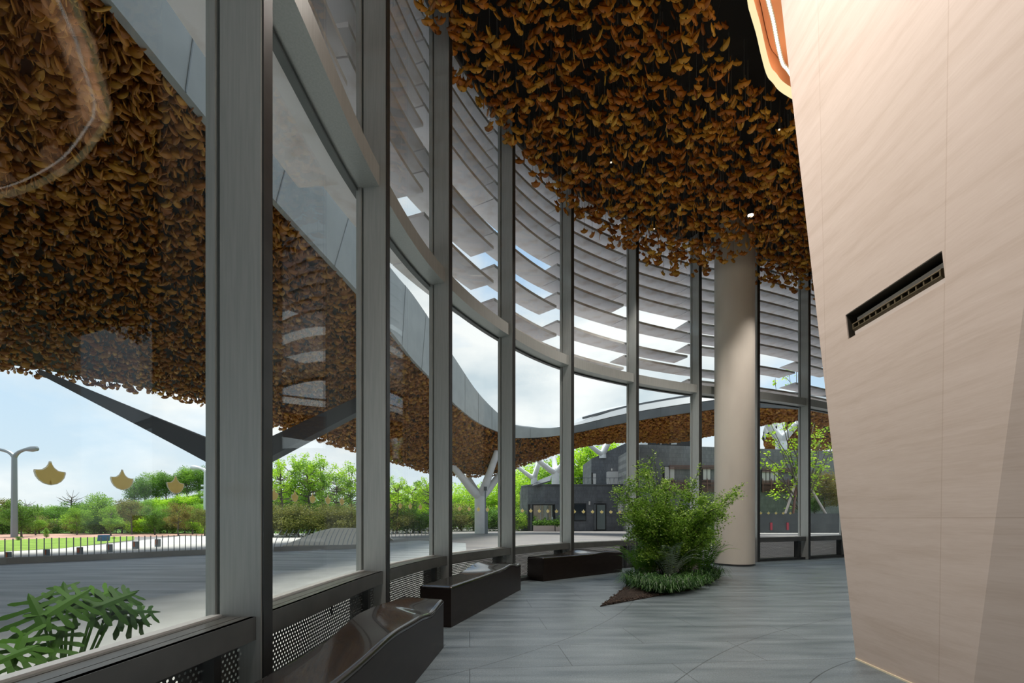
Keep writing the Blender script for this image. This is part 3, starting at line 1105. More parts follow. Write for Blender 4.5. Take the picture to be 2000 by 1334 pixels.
BACK = [(-60, -30, 5.4), (-46, -8, 5.6), (-40, 3, 5.7), (-29, 10, 6.0), (-21, 14.2, 6.15), (-17.4, 16.4, 6.15), (-13.5, 21.7, 6.15), (-12.1, 24.4, 5.75), (-10.9, 26.5, 5.45),  # leading points pushed out of view to block sky light from the side
        (-9.4, 29.5, 5.15), (-8.1, 33.2, 4.95), (-6.2, 36.5, 4.55), (-4.1, 39, 4.5), (-1.7, 41, 4.75), (2.2, 42, 6.15), (5.35, 41, 7.15), (9.2, 38.8, 7.3), (13.2, 39, 7.3), (17.3, 31.8, 7.5), (20.5, 32.2, 7.55), (26, 34, 7.55)]


def cat3(P, n):
    P = [np.array(p, float) for p in P]
    P = [2 * P[0] - P[1]] + P + [2 * P[-1] - P[-2]]
    out = []
    for i in range(1, len(P) - 2):
        for k in range(n):
            t = k / n
            a, b, c, d = P[i - 1:i + 3]
            out.append(.5 * ((2 * b) + (-a + c) * t + (2 * a - 5 * b + 4 * c - d) * t * t + (-a + 3 * b - 3 * c + d) * t ** 3))
    out.append(P[-2])
    return np.array(out)


E_ = cat3(EDGE, 5); B_ = cat3(BACK, 5)
NE = len(E_)


def loft(s, t, sag=.0):
    """s in 0..NE-1 (float array), t 0..1"""
    i = np.clip(s.astype(int), 0, NE - 2); f = (s - i)[:, None]
    e = E_[i, :3] * (1 - f) + E_[i + 1, :3] * f
    b = B_[i] * (1 - f) + B_[i + 1] * f
    tt = t[:, None]
    p = e * (1 - tt) + b * tt
    # the soffit rises a little behind its rim before it dips
    p[:, 2] += .5 * np.sin(PI * t) * np.clip((p[:, 1] - 20) / 10, -1, 1) * -.35
    return p


cr = empty('leaf_canopy', (-8, 20, 6))
tag(cr, 'sweeping outdoor canopy with grey rim panels and a leaf-covered underside beyond the glass', 'canopy')
KT = 12
gv = []
for i in range(NE):
    gv.append(loft(np.full(KT + 1, float(i)) - (1e-6 if i == NE - 1 else 0), np.linspace(0, 1, KT + 1)))
gv = np.concatenate(gv)
gf = np.array([(i * (KT + 1) + k, i * (KT + 1) + k + 1, (i + 1) * (KT + 1) + k + 1, (i + 1) * (KT + 1) + k) for i in range(NE - 1) for k in range(KT)])
up_ = gv.copy(); up_[:, 2] += .45
nn = len(gv)
allv = np.concatenate([gv + np.array([0, 0, .28]), up_]) - np.array([-8, 20, 6])
gf2 = gf + nn
me = np_mesh('soffit', allv, [gf, gf2[:, ::-1]])
link_mesh('soffit', me, 'black', cr)
# rim fascia panels
fa = MB()
eb = [Vector(tuple(E_[i][:3])) for i in range(NE)]
et = [Vector((E_[i][0], E_[i][1], E_[i][2] + E_[i][3])) for i in range(NE)]
kr = max(i for i in range(NE) if E_[i][0] < 3.9)
fa.sheet(eb[:kr + 1], et[:kr + 1], .12)
o = fa.build('rim_fascia', 'fascia', cr); smooth_by_angle(o, 40)
fa = MB(); fa.sheet(eb[kr:], [v - Vector((0, 0, .08)) for v in et[kr:]], .12)
o = fa.build('dark_rim_band', 'rimdark', cr); smooth_by_angle(o, 40)
fa = MB(); fa.sheet([v - Vector((0, 0, .08)) for v in et[kr:]], [v + Vector((0, .3, .34 * min(1, max(.1, (v.x - 3) / 4)))) for v in et[kr:]], .12)
o = fa.build('white_rim_band', 'roofwhite', cr); smooth_by_angle(o, 40)
# panel joints as thin recessed-looking battens every ~2 m (slanted)
acc = 0
for i in range(1, NE - 1):
    acc += (eb[i] - eb[i - 1]).length
    if acc > 2.3:
        acc = 0
        j = min(i + (1 if eb[i].y < 25 else 0), NE - 1)
        d = (eb[i] - eb[max(i - 1, 0)]).normalized()
        nrm = Vector((d.y, -d.x, 0)) * .126
        m = MB(); m.bar([eb[i] + nrm, et[j] + nrm], .022, .014, up=(nrm.x, nrm.y, .001))
        m.build('panel_joint', 'midsteel', cr)
# upper roof: pale skin rising behind the rim
rt = []
for i in range(NE):
    e = Vector(tuple(E_[i][:3])); b = Vector(tuple(B_[i]))
    rise = 1.0 if e.y < 28 and e.x < 0 else 1.0
    p = e.lerp(b, .42); p.z = e.z + E_[i][3] + .1 + 1.05 * min(1.0, max(0.0, (e.x - 2.5) / 5.0))
    rt.append(p)
m = MB(); m.sheet([v + Vector((0, .32 if E_[i][0] > 1.5 else 0, min(.36, max(.02, .36 * (E_[i][0] - 3) / 4)) if E_[i][0] > 1.5 else .02)) for i, v in enumerate(et)], rt, .08)
o = m.build('roof_skin', 'roofwhite', cr); smooth_by_angle(o, 40)
rt2 = [r.lerp(Vector(tuple(B_[i])), 1.0) + Vector((0, 0, .5)) for i, r in enumerate(rt)]
m = MB(); m.sheet(rt, rt2, .08)
o = m.build('roof_back', 'roofwhite', cr); smooth_by_angle(o, 40)
# dark standing seam on the right-hand roof
k0 = [i for i in range(NE) if E_[i][0] > 4.5]
m = MB(); m.bar([et[i].lerp(rt[i], .06) + Vector((0, .2, .42)) for i in k0], .12, .14)
o = m.build('roof_seam', 'beam', cr)

# unseen eave added behind the viewer to shade the canopy and near glazing
ev = [(-2.5, -24)] + [(gl_off(i, -.1).x, gl_off(i, -.1).y) for i in range(0, int(2.0 * NS))]
eo = [(E_[i][0] + .1, E_[i][1]) for i in range(NE) if E_[i][1] < 1.0 and E_[i][0] < 0]
m = MB(); m.prism(ev + list(reversed(eo)), 9.32, 9.6)
o = m.build('shade_eave', 'fascia'); struct(o, 'added grey eave, unseen behind the viewer, shading canopy and near glazing', 'roof')
# leaves below the outdoor canopy
N_OUT = 62000
s = []
# area-weighted strips
wid = np.array([np.linalg.norm(B_[i, :2] - E_[i, :2]) * np.linalg.norm((E_[i + 1, :2] - E_[i, :2] + B_[i + 1, :2] - B_[i, :2]) / 2) for i in range(NE - 1)])
# fewer behind the viewer
cen = np.array([(E_[i, 1] + B_[i, 1]) / 2 for i in range(NE - 1)])
wid = wid * np.where(cen < 4, .25, 1.0) * np.where(cen > 30, .9, 1.0)
pr = wid / wid.sum()
si = rs.choice(NE - 1, N_OUT, p=pr) + rs.rand(N_OUT)
tt = rs.rand(N_OUT) ** 1.15
op = loft(si, tt)
inner_lift = .12
op[:, 2] += (rs.rand(N_OUT) * .38 - .06) * (1 - .8 * tt ** 8)
# tiny leaves along the very rim stay behind the fascia
hsz = rs.uniform(.185, .25, N_OUT)
dist = np.hypot(op[:, 0], op[:, 1])
hsz = np.where(dist > 24, hsz * 1.12, hsz)
oyaw = rs.normal(-.5, .8, N_OUT); opit = rs.normal(.10, .28, N_OUT); orol = rs.normal(0, .25, N_OUT)
otint = rs.beta(1.5, 1.5, N_OUT)

# which leaves show largest: 200 indoors, 100 outdoors
def in_frame(P):
    px = 1000 + F * P[:, 0] / np.maximum(P[:, 1], .1)
    py = HOR - F * (P[:, 2] - EYE) / np.maximum(P[:, 1], .1)
    return (P[:, 1] > .5) & (px > 10) & (px < 1990) & (py > 8) & (py < 1320), px, py


fr, px, py = in_frame(IN)
score = np.where(fr & (z - zb < .14), sz / np.hypot(IN[:, 1], IN[:, 0]), 0)
score *= np.where((px > 860) & (px < 1500 + py * .08), 1, 0)
pick = np.argsort(-score)[:200]
fo, opx, opy = in_frame(op)
oscore = np.where(fo & (opx < 405) & (opy > 8) & (opx < 120 + opy * .95), hsz / np.maximum(op[:, 1], 1), 0)
oscore *= np.where(op[:, 2] - loft(si, tt)[:, 2] < .04, 1, 0)
opick = np.argsort(-oscore)[:100]

VAR = []
for k in range(6):
    tv = (k + .5) / 6
    me = np_mesh('ginkgo_leaf', np.array(GV), [np.array([f for f in GF])], np.full(len(GV), tv))
    me.materials.append(MT['ginkgo']); VAR.append(me)
VAR2 = []
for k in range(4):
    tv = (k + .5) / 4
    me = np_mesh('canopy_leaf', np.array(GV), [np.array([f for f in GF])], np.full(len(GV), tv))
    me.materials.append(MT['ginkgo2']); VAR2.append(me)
wm = MB(); wm.tube([(0, 0, .40), (0, 0, 3.0)], .008, 4)
wme = bpy.data.meshes.new('wire'); wme.from_pydata(wm.v, [], wm.f); wme.materials.append(MT['darksteel'])
for j in pick:
    o = bpy.data.objects.new('ginkgo_leaf', VAR[min(5, int(tint[j] * 6))])
    o.location = IN[j]; o.rotation_euler = (pit[j], rol[j], yaw[j]); s_ = sz[j]
    o.scale = (s_, s_, s_)
    tag(o, 'orange-brown ginkgo-shaped sheet leaf hanging by a wire from the black lobby ceiling', 'hanging leaf', 'ginkgo leaves hanging from the lobby ceiling')
    C.objects.link(o)
    w = bpy.data.objects.new('wire', wme); w.parent = o; C.objects.link(w)
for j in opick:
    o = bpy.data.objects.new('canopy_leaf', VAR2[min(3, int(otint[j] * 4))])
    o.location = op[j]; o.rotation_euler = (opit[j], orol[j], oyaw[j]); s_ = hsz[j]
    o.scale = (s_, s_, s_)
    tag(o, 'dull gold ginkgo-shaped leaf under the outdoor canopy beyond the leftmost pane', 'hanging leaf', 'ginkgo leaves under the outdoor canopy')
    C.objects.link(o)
keep = np.ones(len(x), bool); keep[pick] = False
Rm = rotmats(yaw, pit, rol)
me = mass('ceiling_leaf_mass', GV, GF, IN[keep], Rm[keep], sz[keep], tint[keep])
o = link_mesh('ceiling_leaf_mass', me, 'ginkgo')
tag(o, 'dense mass of orange-brown ginkgo-shaped leaves filling the lobby ceiling', 'hanging leaves', None, 'stuff')
okeep = np.ones(N_OUT, bool); okeep[opick] = False
ORm = rotmats(oyaw, opit, orol)
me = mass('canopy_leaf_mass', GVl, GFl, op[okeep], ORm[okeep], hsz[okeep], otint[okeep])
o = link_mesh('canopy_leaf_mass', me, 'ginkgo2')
tag(o, 'dense brown-gold leaf covering on the underside of the outdoor canopy', 'hanging leaves', None, 'stuff')
# wires of the ceiling mass (thin) for the lowest leaves
low = np.where(keep & (z - zb < .3) & (y > 3))[0][:1500]
wv_ = np.array([(0.004, 0, 0), (-.002, .0035, 0), (-.002, -.0035, 0), (.004, 0, .6), (-.002, .0035, .6), (-.002, -.0035, .6)])
wf_ = [(0, 1, 4, 3), (1, 2, 5, 4), (2, 0, 3, 5)]
T = IN[low].copy(); T[:, 2] += .07
idm = np.tile(np.eye(3), (len(low), 1, 1))
me = mass('hanging_wires', wv_, wf_, T, idm, np.ones(len(low)), np.zeros(len(low)))
o = link_mesh('hanging_wires', me, 'rail')
tag(o, 'thin wires carrying the ginkgo leaves of the lobby ceiling', 'wires', None, 'stuff')

# ------------------------------------------------------------------ ceiling downlights
def downlight(loc, label, mat='spot', r=.045):
    e = empty('downlight', loc)
    tag(e, label, 'downlight')
    m = MB(); m.tube([Vector(loc), Vector(loc) + Vector((0, 0, .16))], [r * 1.35, r * 1.35], 20)
    o = m.build('housing', 'black', e); smooth_by_angle(o)
    m = MB(); m.tube([Vector(loc) + Vector((0, 0, -.012)), Vector(loc) + Vector((0, 0, -.002))], [r, r], 20)
    m.build('lens', mat, e)
    m = MB(); m.tube([Vector(loc) + Vector((0, 0, .16)), Vector(loc) + Vector((0, 0, 1.0))], .012, 8)
    m.build('stem', 'black', e)
    return e


d0 = WH(1466, 420, 7.30)
downlight(d0, 'small glowing warm downlight among the ceiling leaves left of the leaning wall', r=.05)


def spot_light(loc, target, power, size, ang, col, blend=.6):
    l = bpy.data.lights.new('downlight_lamp', 'SPOT')
    l.energy = power; l.shadow_soft_size = size; l.spot_size = math.radians(ang); l.spot_blend = blend; l.color = col
    o = bpy.data.objects.new('downlight_lamp', l)
    o.location = loc
    d = Vector(target) - Vector(loc)
    o.rotation_euler = d.to_track_quat('-Z', 'Y').to_euler()
    C.objects.link(o)
    return o


WARM = (1.0, .90, .82)
spot_light(d0 + Vector((0, 0, -.05)), (d0.x, d0.y, 0), 260, .05, 100, WARM)
for (lx, ly, lbl) in ((1.7, 8.3, 'added warm downlight hidden in the leaves above the middle bench'), (3.0, 10.2, 'added warm downlight hidden in the leaves above the planted shrub'), (6.6, 10.6, 'added warm downlight hidden in the leaves right of the cream column'), (4.2, 7.6, 'added warm downlight hidden in the leaves in front of the cream column')):  # downlights added to brighten the far leaves, shrub and floor
    dl = Vector((lx, ly, 7.27))
    downlight(dl, lbl, 'spotdim', .015)
    spot_light(dl + Vector((0, 0, -.06)), (lx, ly, 0), 230, .05, 100, WARM)
# added lamps that brighten the leaning wall, hung unseen above and behind the view
lamps = [((-.55, 5.4, 7.25), (2.45, 3.0, 3.0), 430), ((-.7, 2.4, 7.25), (2.4, 2.4, 1.9), 920), ((-.4, -1.4, 7.25), (2.5, 2.0, 2.2), 170)]
for k, (lo, ta, pw) in enumerate(lamps):
    e = empty('added_wall_washer', lo)
    tag(e, ['added unseen warm lamp washing the far end of the leaning wall', 'added unseen warm lamp washing the leaning wall opposite the air vent', 'added unseen warm lamp washing the leaning wall from behind the viewer'][k], 'lamp')
    lo = Vector(lo); ta = Vector(ta); d = (ta - lo).normalized()
    m = MB(); m.tube([lo - d * .02, lo - d * .28], [.12, .09], 24); o = m.build('lamp_body', 'black', e); smooth_by_angle(o)
    m = MB(); m.tube([lo - d * .15, Vector((lo.x, lo.y, 8.4)) - d * .15], .012, 8); m.build('stem', 'black', e)
    spot_light(lo + d * .03, ta, pw, .12, 100, WARM, .9)

# ------------------------------------------------------------------ planted bed
bedpx = [(1172, 1185), (1282, 1165), (1345, 1154), (1392, 1138), (1409, 1122), (1398, 1108), (1350, 1100), (1290, 1100), (1252, 1110), (1232, 1130), (1222, 1148)]
bed = [G(x, y) for (x, y) in bedpx]
cxb = sum(p.x for p in bed) / len(bed); cyb = sum(p.y for p in bed) / len(bed)
m = MB(); n = len(bed)
rings = [(1.0, 0.002), (1.0, .012), (.96, .02), (.75, .05), (.4, .08)]
vs = []; fs = []
for (k, zz) in rings:
    for p in bed: vs.append((cxb + (p.x - cxb) * k, cyb + (p.y - cyb) * k, zz))
for r in range(len(rings) - 1):
    for i in range(n):
        j = (i + 1) % n
        fs.append((r * n + i, r * n + j, (r + 1) * n + j, (r + 1) * n + i))
fs.append(tuple((len(rings) - 1) * n + i for i in range(n)))
m.add(vs, fs)
o = m.build('planting_bed', 'soil')
tag(o, 'pointed bed of brown mulch let into the grey floor under the shrub', 'planting bed')
# mulch chips
prb = random.Random(5)
T = []
bp = [(p.x, p.y) for p in bed]
xs = np.array([prb.uniform(1.0, 4.2) for _ in range(9000)]); ys = np.array([prb.uniform(6.2, 10) for _ in range(9000)])
k = inside(bp, xs, ys) & (ys < 9.3)
xs, ys = xs[k], ys[k]
T = np.stack([xs, ys, np.full(len(xs), .026)], 1)
CH = [(-.5, -.25, -.15), (.5, -.2, -.15), (.45, .25, -.15), (-.5, .2, -.15), (-.4, -.2, .15), (.4, -.2, .15), (.4, .2, .15), (-.45, .2, .15)]
CF = [(3, 2, 1, 0), (4, 5, 6, 7), (0, 1, 5, 4), (1, 2, 6, 5), (2, 3, 7, 6), (3, 0, 4, 7)]
me = mass('mulch_chips', CH, CF, T, rotmats(rs.uniform(0, 6.28, len(T)), rs.normal(0, .3, len(T)), rs.normal(0, .3, len(T))), rs.uniform(.015, .04, len(T)), rs.rand(len(T)))
o = link_mesh('mulch_chips', me, principled('bark_chip', (.022, .016, .013), .9, 0, .2, (.11, .08, .062), 40))
tag(o, 'loose brown bark chips on the pointed bed', 'mulch', None, 'stuff')


def stems_and_leaves(rng, base, tips, nsub, sublen, nleaf, lsize, r0, jit=.12, droop=.0, spread=.05):
    """stems from base to each tip, side twigs, leaves along twigs"""
    m = MB(); LT, LY, LP, LR = [], [], [], []
    for tip in tips:
        a = Vector(base) + Vector((rng.uniform(-.12, .12), rng.uniform(-.12, .12), 0)); b = Vector(tip)
        pts = []
        L = (b - a).length
        for k in range(7):
            t = k / 6
            p = a.lerp(b, t) + Vector((0, 0, .18 * L * math.sin(PI * t) * .5))
            if 0 < k < 6: p += Vector((rng.uniform(-jit, jit), rng.uniform(-jit, jit), rng.uniform(-jit, jit))) * L * .35
            pts.append(p)
        m.tube(pts, [r0 * (1 - .85 * k / 6) for k in range(7)], 6)
        for q in range(nsub):
            t = .25 + .75 * (q + rng.random()) / nsub
            k = min(5, int(t * 6)); p0 = pts[k].lerp(pts[k + 1], t * 6 - k)
            th = rng.uniform(0, 2 * PI); el = rng.uniform(-.3, .9)
            d = Vector((math.cos(th) * math.cos(el), math.sin(th) * math.cos(el), math.sin(el)))
            ln = sublen * rng.uniform(.5, 1.2)
            p1 = p0 + d * ln * .5 + Vector((0, 0, .05 * ln)); p2 = p0 + d * ln + Vector((0, 0, -droop * ln))
            m.tube([p0, p1, p2], [r0 * .3, r0 * .2, r0 * .08], 4, False)
            for z_ in range(nleaf):
                tt_ = rng.uniform(.15, 1.05)
                pp = (p0.lerp(p1, tt_ * 2) if tt_ < .5 else p1.lerp(p2, tt_ * 2 - 1)) + Vector((rng.gauss(0, spread), rng.gauss(0, spread), rng.gauss(0, spread)))
                LT.append(pp); LY.append(rng.uniform(0, 2 * PI)); LP.append(rng.gauss(.1, .5)); LR.append(rng.gauss(0, .5))
    LT = np.array([tuple(p) for p in LT])
    return m, LT, np.array(LY), np.array(LP), np.array(LR)


# main shrub
rng = random.Random(21)
SB = G(1310, 1118); SB = Vector((3.0, 9.3, .05))
SY = 9.25
tips = []
for (tx, ty) in ((1268, 905), (1275, 935), (1245, 960), (1228, 1000), (1238, 1040), (1300, 965), (1320, 990), (1345, 975), (1372, 960), (1395, 970), (1425, 965), (1408, 990),
                 (1400, 1015), (1395, 1050), (1345, 1020), (1310, 1010), (1280, 985), (1262, 1010), (1285, 1050), (1365, 1035), (1255, 975), (1335, 955), (1360, 1000), (1240, 1020), (1222, 965), (1300, 940), (1250, 1045), (1216, 945), (1220, 1000), (1248, 1075), (1262, 1085), (1385, 1062), (1300, 1060), (1230, 985), (1375, 1015), (1415, 1000), (1345, 1065)):
    tips.append(W(tx, ty, SY + rng.uniform(-.75, .75)))
m, LT, LY, LP, LR = stems_and_leaves(rng, SB, tips, 14, .32, 92, .05, .012, .10, .05, .05)
# thin shoots
for (tx, ty) in ((1275, 880), (1268, 892), (1292, 900), (1368, 905), (1455, 942), (1440, 950), (1436, 975)):
    a = W(tx + (1310 - tx) * .35, ty + (1040 - ty) * .55, SY); b = W(tx, ty, SY)
    pts = [a, a.lerp(b, .5) + Vector((0, 0, .03)), b]
    m.tube(pts, [.006, .004, .002], 5)
    for k in range(90):
        t_ = rng.uniform(.1, 1.0)
        p = a.lerp(b, t_) + Vector((rng.gauss(0, .018), rng.gauss(0, .018), rng.gauss(0, .018)))
        LT = np.vstack([LT, tuple(p)]); LY = np.append(LY, rng.uniform(0, 6.28)); LP = np.append(LP, rng.gauss(.2, .5)); LR = np.append(LR, rng.gauss(0, .5))
e = empty('leafy_shrub', SB)
tag(e, 'tall bushy green shrub with small leaves in front of the cream column', 'shrub')
m.build('stems', 'twig', e)
LT2 = LT - np.array(tuple(SB))
hgt = np.clip((LT[:, 2] - .3) / 2, 0, 1)
me = mass('foliage', LEAF_V, LEAF_F, LT2, rotmats(LY, LP, LR), rs.uniform(.026, .048, len(LT)), np.clip(rs.normal(.58, .26, len(LT)), 0, 1))
o = link_mesh('foliage', me, 'shrub', e)


def frond(m_list, base, d, length, rise, width, npin, rng, arr):
    """pinnate frond: leaflets on both sides of an arching midrib"""
    base = Vector(base); d = Vector((d[0], d[1], 0)).normalized(); side = Vector((-d.y, d.x, 0))
    pts = []
    for k in range(9):
        t = k / 8
        pts.append(base + d * length * (t ** 1.0) * (.75 + .25 * t) + Vector((0, 0, rise * math.sin(min(t * 1.9, PI) * .9) * 1.0 - .12 * t * t * length)))
    m_list.tube(pts, [.006 * (1 - .8 * k / 8) for k in range(9)], 4, False)
    for q in range(npin):
        t = .12 + .86 * q / npin
        k = min(7, int(t * 8)); p = pts[k].lerp(pts[k + 1], t * 8 - k)
        tg = (pts[k + 1] - pts[k]).normalized()
        ln = width * math.sin(PI * (t * .8 + .15)) * 1.0
        for sgn in (-1, 1):
            dr = (side * sgn + tg * .45 + Vector((0, 0, -.15))).normalized()
            up = dr.cross(tg).normalized()
            wv2 = tg * (ln * .085)
            b = len(arr[0])
            arr[0].extend([tuple(p), tuple(p + dr * ln * .5 + wv2), tuple(p + dr * ln), tuple(p + dr * ln * .5 - wv2)])
            arr[1].append((b, b + 1, b + 2)); arr[1].append((b, b + 2, b + 3))


def fern(base, n, length, rise, width, mat, label, seed, sector=(0, 2 * PI), npin=20, group=None):
    rng = random.Random(seed)
    e = empty('fern', base); tag(e, label, 'fern', group)
    for k in range(n):
        an = sector[0] + (sector[1] - sector[0]) * (k + rng.random() * .6) / n
        m = MB(); arr = ([], [])
        frond(m, Vector(base) + Vector((rng.uniform(-.04, .04), rng.uniform(-.04, .04), 0)), (math.cos(an), math.sin(an)), length * rng.uniform(.7, 1.15), rise * rng.uniform(.7, 1.2), width, npin, rng, arr)
        b = len(m.v)
        m.v.extend(arr[0]); m.f.extend([tuple(b + i for i in f) for f in arr[1]])
        tv = rng.random()
        o = m.build('frond', mat, e)
        a = o.data.attributes.new('tint', 'FLOAT', 'POINT'); a.data.foreach_set('value', [tv] * len(o.data.vertices))
    return e


gz = .03
p = G(1246, 1132); fern((p.x + .05, p.y, gz), 15, .66, .55, .13, 'fern', 'bright green sword fern at the left edge of the planted bed', 1)
p = G(1272, 1130); fern((p.x, p.y, gz), 11, .5, .46, .12, 'fern', 'green sword fern between the bright left fern and the pale fern', 2)
p = G(1374, 1128); fern((p.x, p.y, gz), 15, .60, .66, .13, 'fern', 'green sword fern at the right end of the bed beside the cream column', 3)
p = G(1340, 1132); fern((p.x, p.y, gz), 11, .45, .48, .12, 'fern', 'green fern at the back of the bed between the pale fern and the right fern', 4)
p = G(1308, 1134); fern((p.x, p.y, gz), 16, .54, .62, .13, 'palefern', 'pale silvery fern in the middle front of the planted bed', 5, (PI * .75, PI * 2.25))

# lily-grass tufts along the front edge
tuft_v, tuft_f = [], []
rngT = random.Random(9)


def tuft_mesh(seed):
    rng = random.Random(seed)
    V, Fc, tn = [], [], []
    for k in range(110):
        an = rng.uniform(0, 2 * PI); ln = rng.uniform(.16, .36); rise = rng.uniform(.06, .17)
        d = Vector((math.cos(an), math.sin(an), 0)); sd = Vector((-d.y, d.x, 0)) * .0048
        b0 = Vector((rng.uniform(-.05, .05), rng.uniform(-.05, .05), 0))
        pr = [b0 + d * ln * t * .75 + Vector((0, 0, rise * math.sin(min(PI, t * 2.3)) if t < .99 else rise * .45)) for t in (0, .25, .5, .75, 1.0)]
        b = len(V)
        tv = rng.random()
        for q, p in enumerate(pr):
            w = (1, 1.2, 1.0, .7, .1)[q]
            V += [tuple(p - sd * w), tuple(p + sd * w)]; tn += [tv, tv]
        for q in range(4): Fc.append((b + 2 * q, b + 2 * q + 1, b + 2 * q + 3, b + 2 * q + 2))
    me = np_mesh('lily_grass_tuft', np.array(V), [np.array(Fc)], np.array(tn))
    me.materials.append(MT['lily'])
    return me


tm = [tuft_mesh(40 + k) for k in range(3)]
tpx = [(1233, 1144), (1250, 1150), (1268, 1156), (1287, 1158), (1306, 1157), (1326, 1154), (1344, 1150), (1362, 1146), (1380, 1139), (1394, 1130),
       (1240, 1136), (1262, 1144), (1284, 1149), (1305, 1148), (1325, 1145), (1346, 1140), (1368, 1135), (1386, 1124)]
for k, (x_, y_) in enumerate(tpx):
    p = G(x_, y_, gz)
    o = bpy.data.objects.new('lily_grass_tuft', tm[k % 3]); o.location = p; o.rotation_euler = (0, 0, rngT.uniform(0, 6)); s_ = rngT.uniform(1.1, 1.5); o.scale = (s_, s_, s_)
    row = 'front' if k < 10 else 'second'
    kk = k + 1 if k < 10 else k - 9
    tag(o, 'dark green lily-grass tuft in the %s row of the bed, %s from the left' % (row, ORD[kk]), 'grass tuft', 'lily-grass tufts edging the bed')
    C.objects.link(o)

# ------------------------------------------------------------------ ginkgo decals on the glass
def decal_mesh(scale, th, name, mat):
    ol = [(.035, .42), (.065, .33), (.13, .23), (.25, .145), (.40, .12), (.485, .125), (.50, .06), (.455, -.08), (.36, -.2), (.22, -.29), (.045, -.335), (.012, -.20)]
    ol = ol + [(-x, z) for (x, z) in reversed(ol)]; n = len(ol)
    v = [(x * scale, 0, z * scale) for (x, z) in ol] + [(x * scale, th, z * scale) for (x, z) in ol]
    f = []
    for i in range(n // 2 - 1):
        a, b, c, d = i, i + 1, n - 2 - i, n - 1 - i
        f.append((a, b, c, d)); f.append((n + a, n + d, n + c, n + b))
    for i in range(n):
        j = (i + 1) % n
        f.append((i, n + i, n + j, j))
    me = bpy.data.meshes.new(name); me.from_pydata(v, [], f); me.materials.append(MT[mat])
    return me


dm_a = decal_mesh(.112, .0012, 'ginkgo_decal', 'decaledge'); dm_b = decal_mesh(.100, .0010, 'film', 'decal')
dz = 1.306
cum = [0.0]
for i in range(1, len(GL)): cum.append(cum[-1] + (GL[i] - GL[i - 1]).length)


def at_arc(s):
    i = max(0, min(len(cum) - 2, int(np.searchsorted(cum, s)) - 1))
    f = (s - cum[i]) / (cum[i + 1] - cum[i])
    return GL[i].lerp(GL[i + 1], f), gl_t(i)


# arc position of the picture's first decal (y = 1.77)
s_first = None
for i in range(len(GL) - 1):
    if GL[i].y <= 1.71 < GL[i + 1].y:
        s_first = cum[i] + (1.71 - GL[i].y) / (GL[i + 1].y - GL[i].y) * (cum[i + 1] - cum[i])
count = {}
k = 0
s = s_first
while s < cum[11 * NS]:
    bay = int(np.searchsorted(cum, s) - 1) // NS
    d_edge = min(s - cum[bay * NS], cum[(bay + 1) * NS] - s)
    if d_edge > .12:
        p, t = at_arc(s)
        n = Vector((t.y, -t.x, 0))
        o = bpy.data.objects.new('ginkgo_decal', dm_a)
        o.location = p + n * .0025 + Vector((0, 0, dz))
        ang = math.atan2(t.y, t.x)
        o.rotation_euler = (0, 0, ang)
        count[bay] = count.get(bay, 0) + 1
        tag(o, 'yellow ginkgo sticker, %s on the %s glazed bay from the left' % (ORD[count[bay]], ORD[bay - 1]), 'sticker', 'ginkgo stickers on the glass')
        C.objects.link(o)
        f_ = bpy.data.objects.new('film', dm_b); f_.parent = o; f_.location = (0, -.0011, -.001); C.objects.link(f_)
    s += .293


# ================================================================== OUTDOORS
def slab(name, pts, z, th, mat, label=None):
    """flat ground patch from world points"""
    poly = [(p[0], p[1]) for p in pts]
    a = sum(poly[i][0] * poly[(i + 1) % len(poly)][1] - poly[(i + 1) % len(poly)][0] * poly[i][1] for i in range(len(poly)))
    if a < 0: poly.reverse()
    m = MB(); m.prism(poly, z - th, z)
    o = m.build(name, mat)
    struct(o, label)
    return o


# the plaza stops at the facade so it never shows through the lobby floor
fl2 = [(gl_off(i, .02).x, gl_off(i, .02).y) for i in range(len(GL))]
slab('ground_plaza', [(-75, -12), (fl2[0][0], -12)] + fl2 + [(16, 17), (16, -12), (90, -12), (90, 140), (-75, 140)], -.03, .2, 'plaza', 'pinkish grey paved plaza outside the glazing')
asp = [(-75, -10), (-7, -10), (-6.4, 3), (-6.0, 5.65), (-4.95, 7.9), (-4.9, 10.3), (-3.8, 12.2), (-2.6, 14.0), (-1.6, 17), (-2.2, 23), (-5.0, 26), (-7.3, 19.5), (-8.6, 16.9), (-10, 15.6), (-14, 13.0), (-24, 11), (-75, 6)]
slab('road_asphalt', asp, -.018, .05, 'asphalt', 'wet grey asphalt drive outside the nearest panes')
pth = [gl_off(i, -.02) for i in range(0, 6 * NS)]
pth = [(p.x, p.y) for p in pth]
slab('path', pth + [(-.9, 12.6), (-2.6, 14.0), (-3.8, 12.2), (-4.9, 10.3), (-4.95, 7.9), (-6.0, 5.65), (-6.4, 3), (-7, -10)], -.010, .05, 'path', 'pale stone path along the foot of the glazing')
slab('road_concrete', [G(-500, 1116), G(-100, 1099), G(150, 1089), G(410, 1077), G(535, 1071), G(700, 1066), G(700, 1036), G(410, 1040), G(200, 1063), G(-100, 1082), G(-500, 1100)], -.022, .05, 'concrete', 'pale concrete road beyond the railing')
slab('grass_verge', [G(-500, 1100), G(-100, 1082), G(120, 1070), G(262, 1054), G(262, 1047), G(100, 1051), G(-100, 1058), G(-500, 1070)], -.012, .05, 'grassland', 'bright green grass verge beyond the pale road')
slab('pink_soil_ground', [G(-500, 1070), G(-100, 1058), G(100, 1051), G(420, 1045), G(420, 1038), G(-100, 1038), G(-500, 1045)], -.016, .05, 'pinksoil', 'bare pink soil under the roadside trees')
slab('far_lawn_ground', [(-75, 38), (-14, 38), (-14, 66), (60, 70), (60, 139), (-75, 139)], -.01, .05, 'hill', 'green ground far behind the trees')
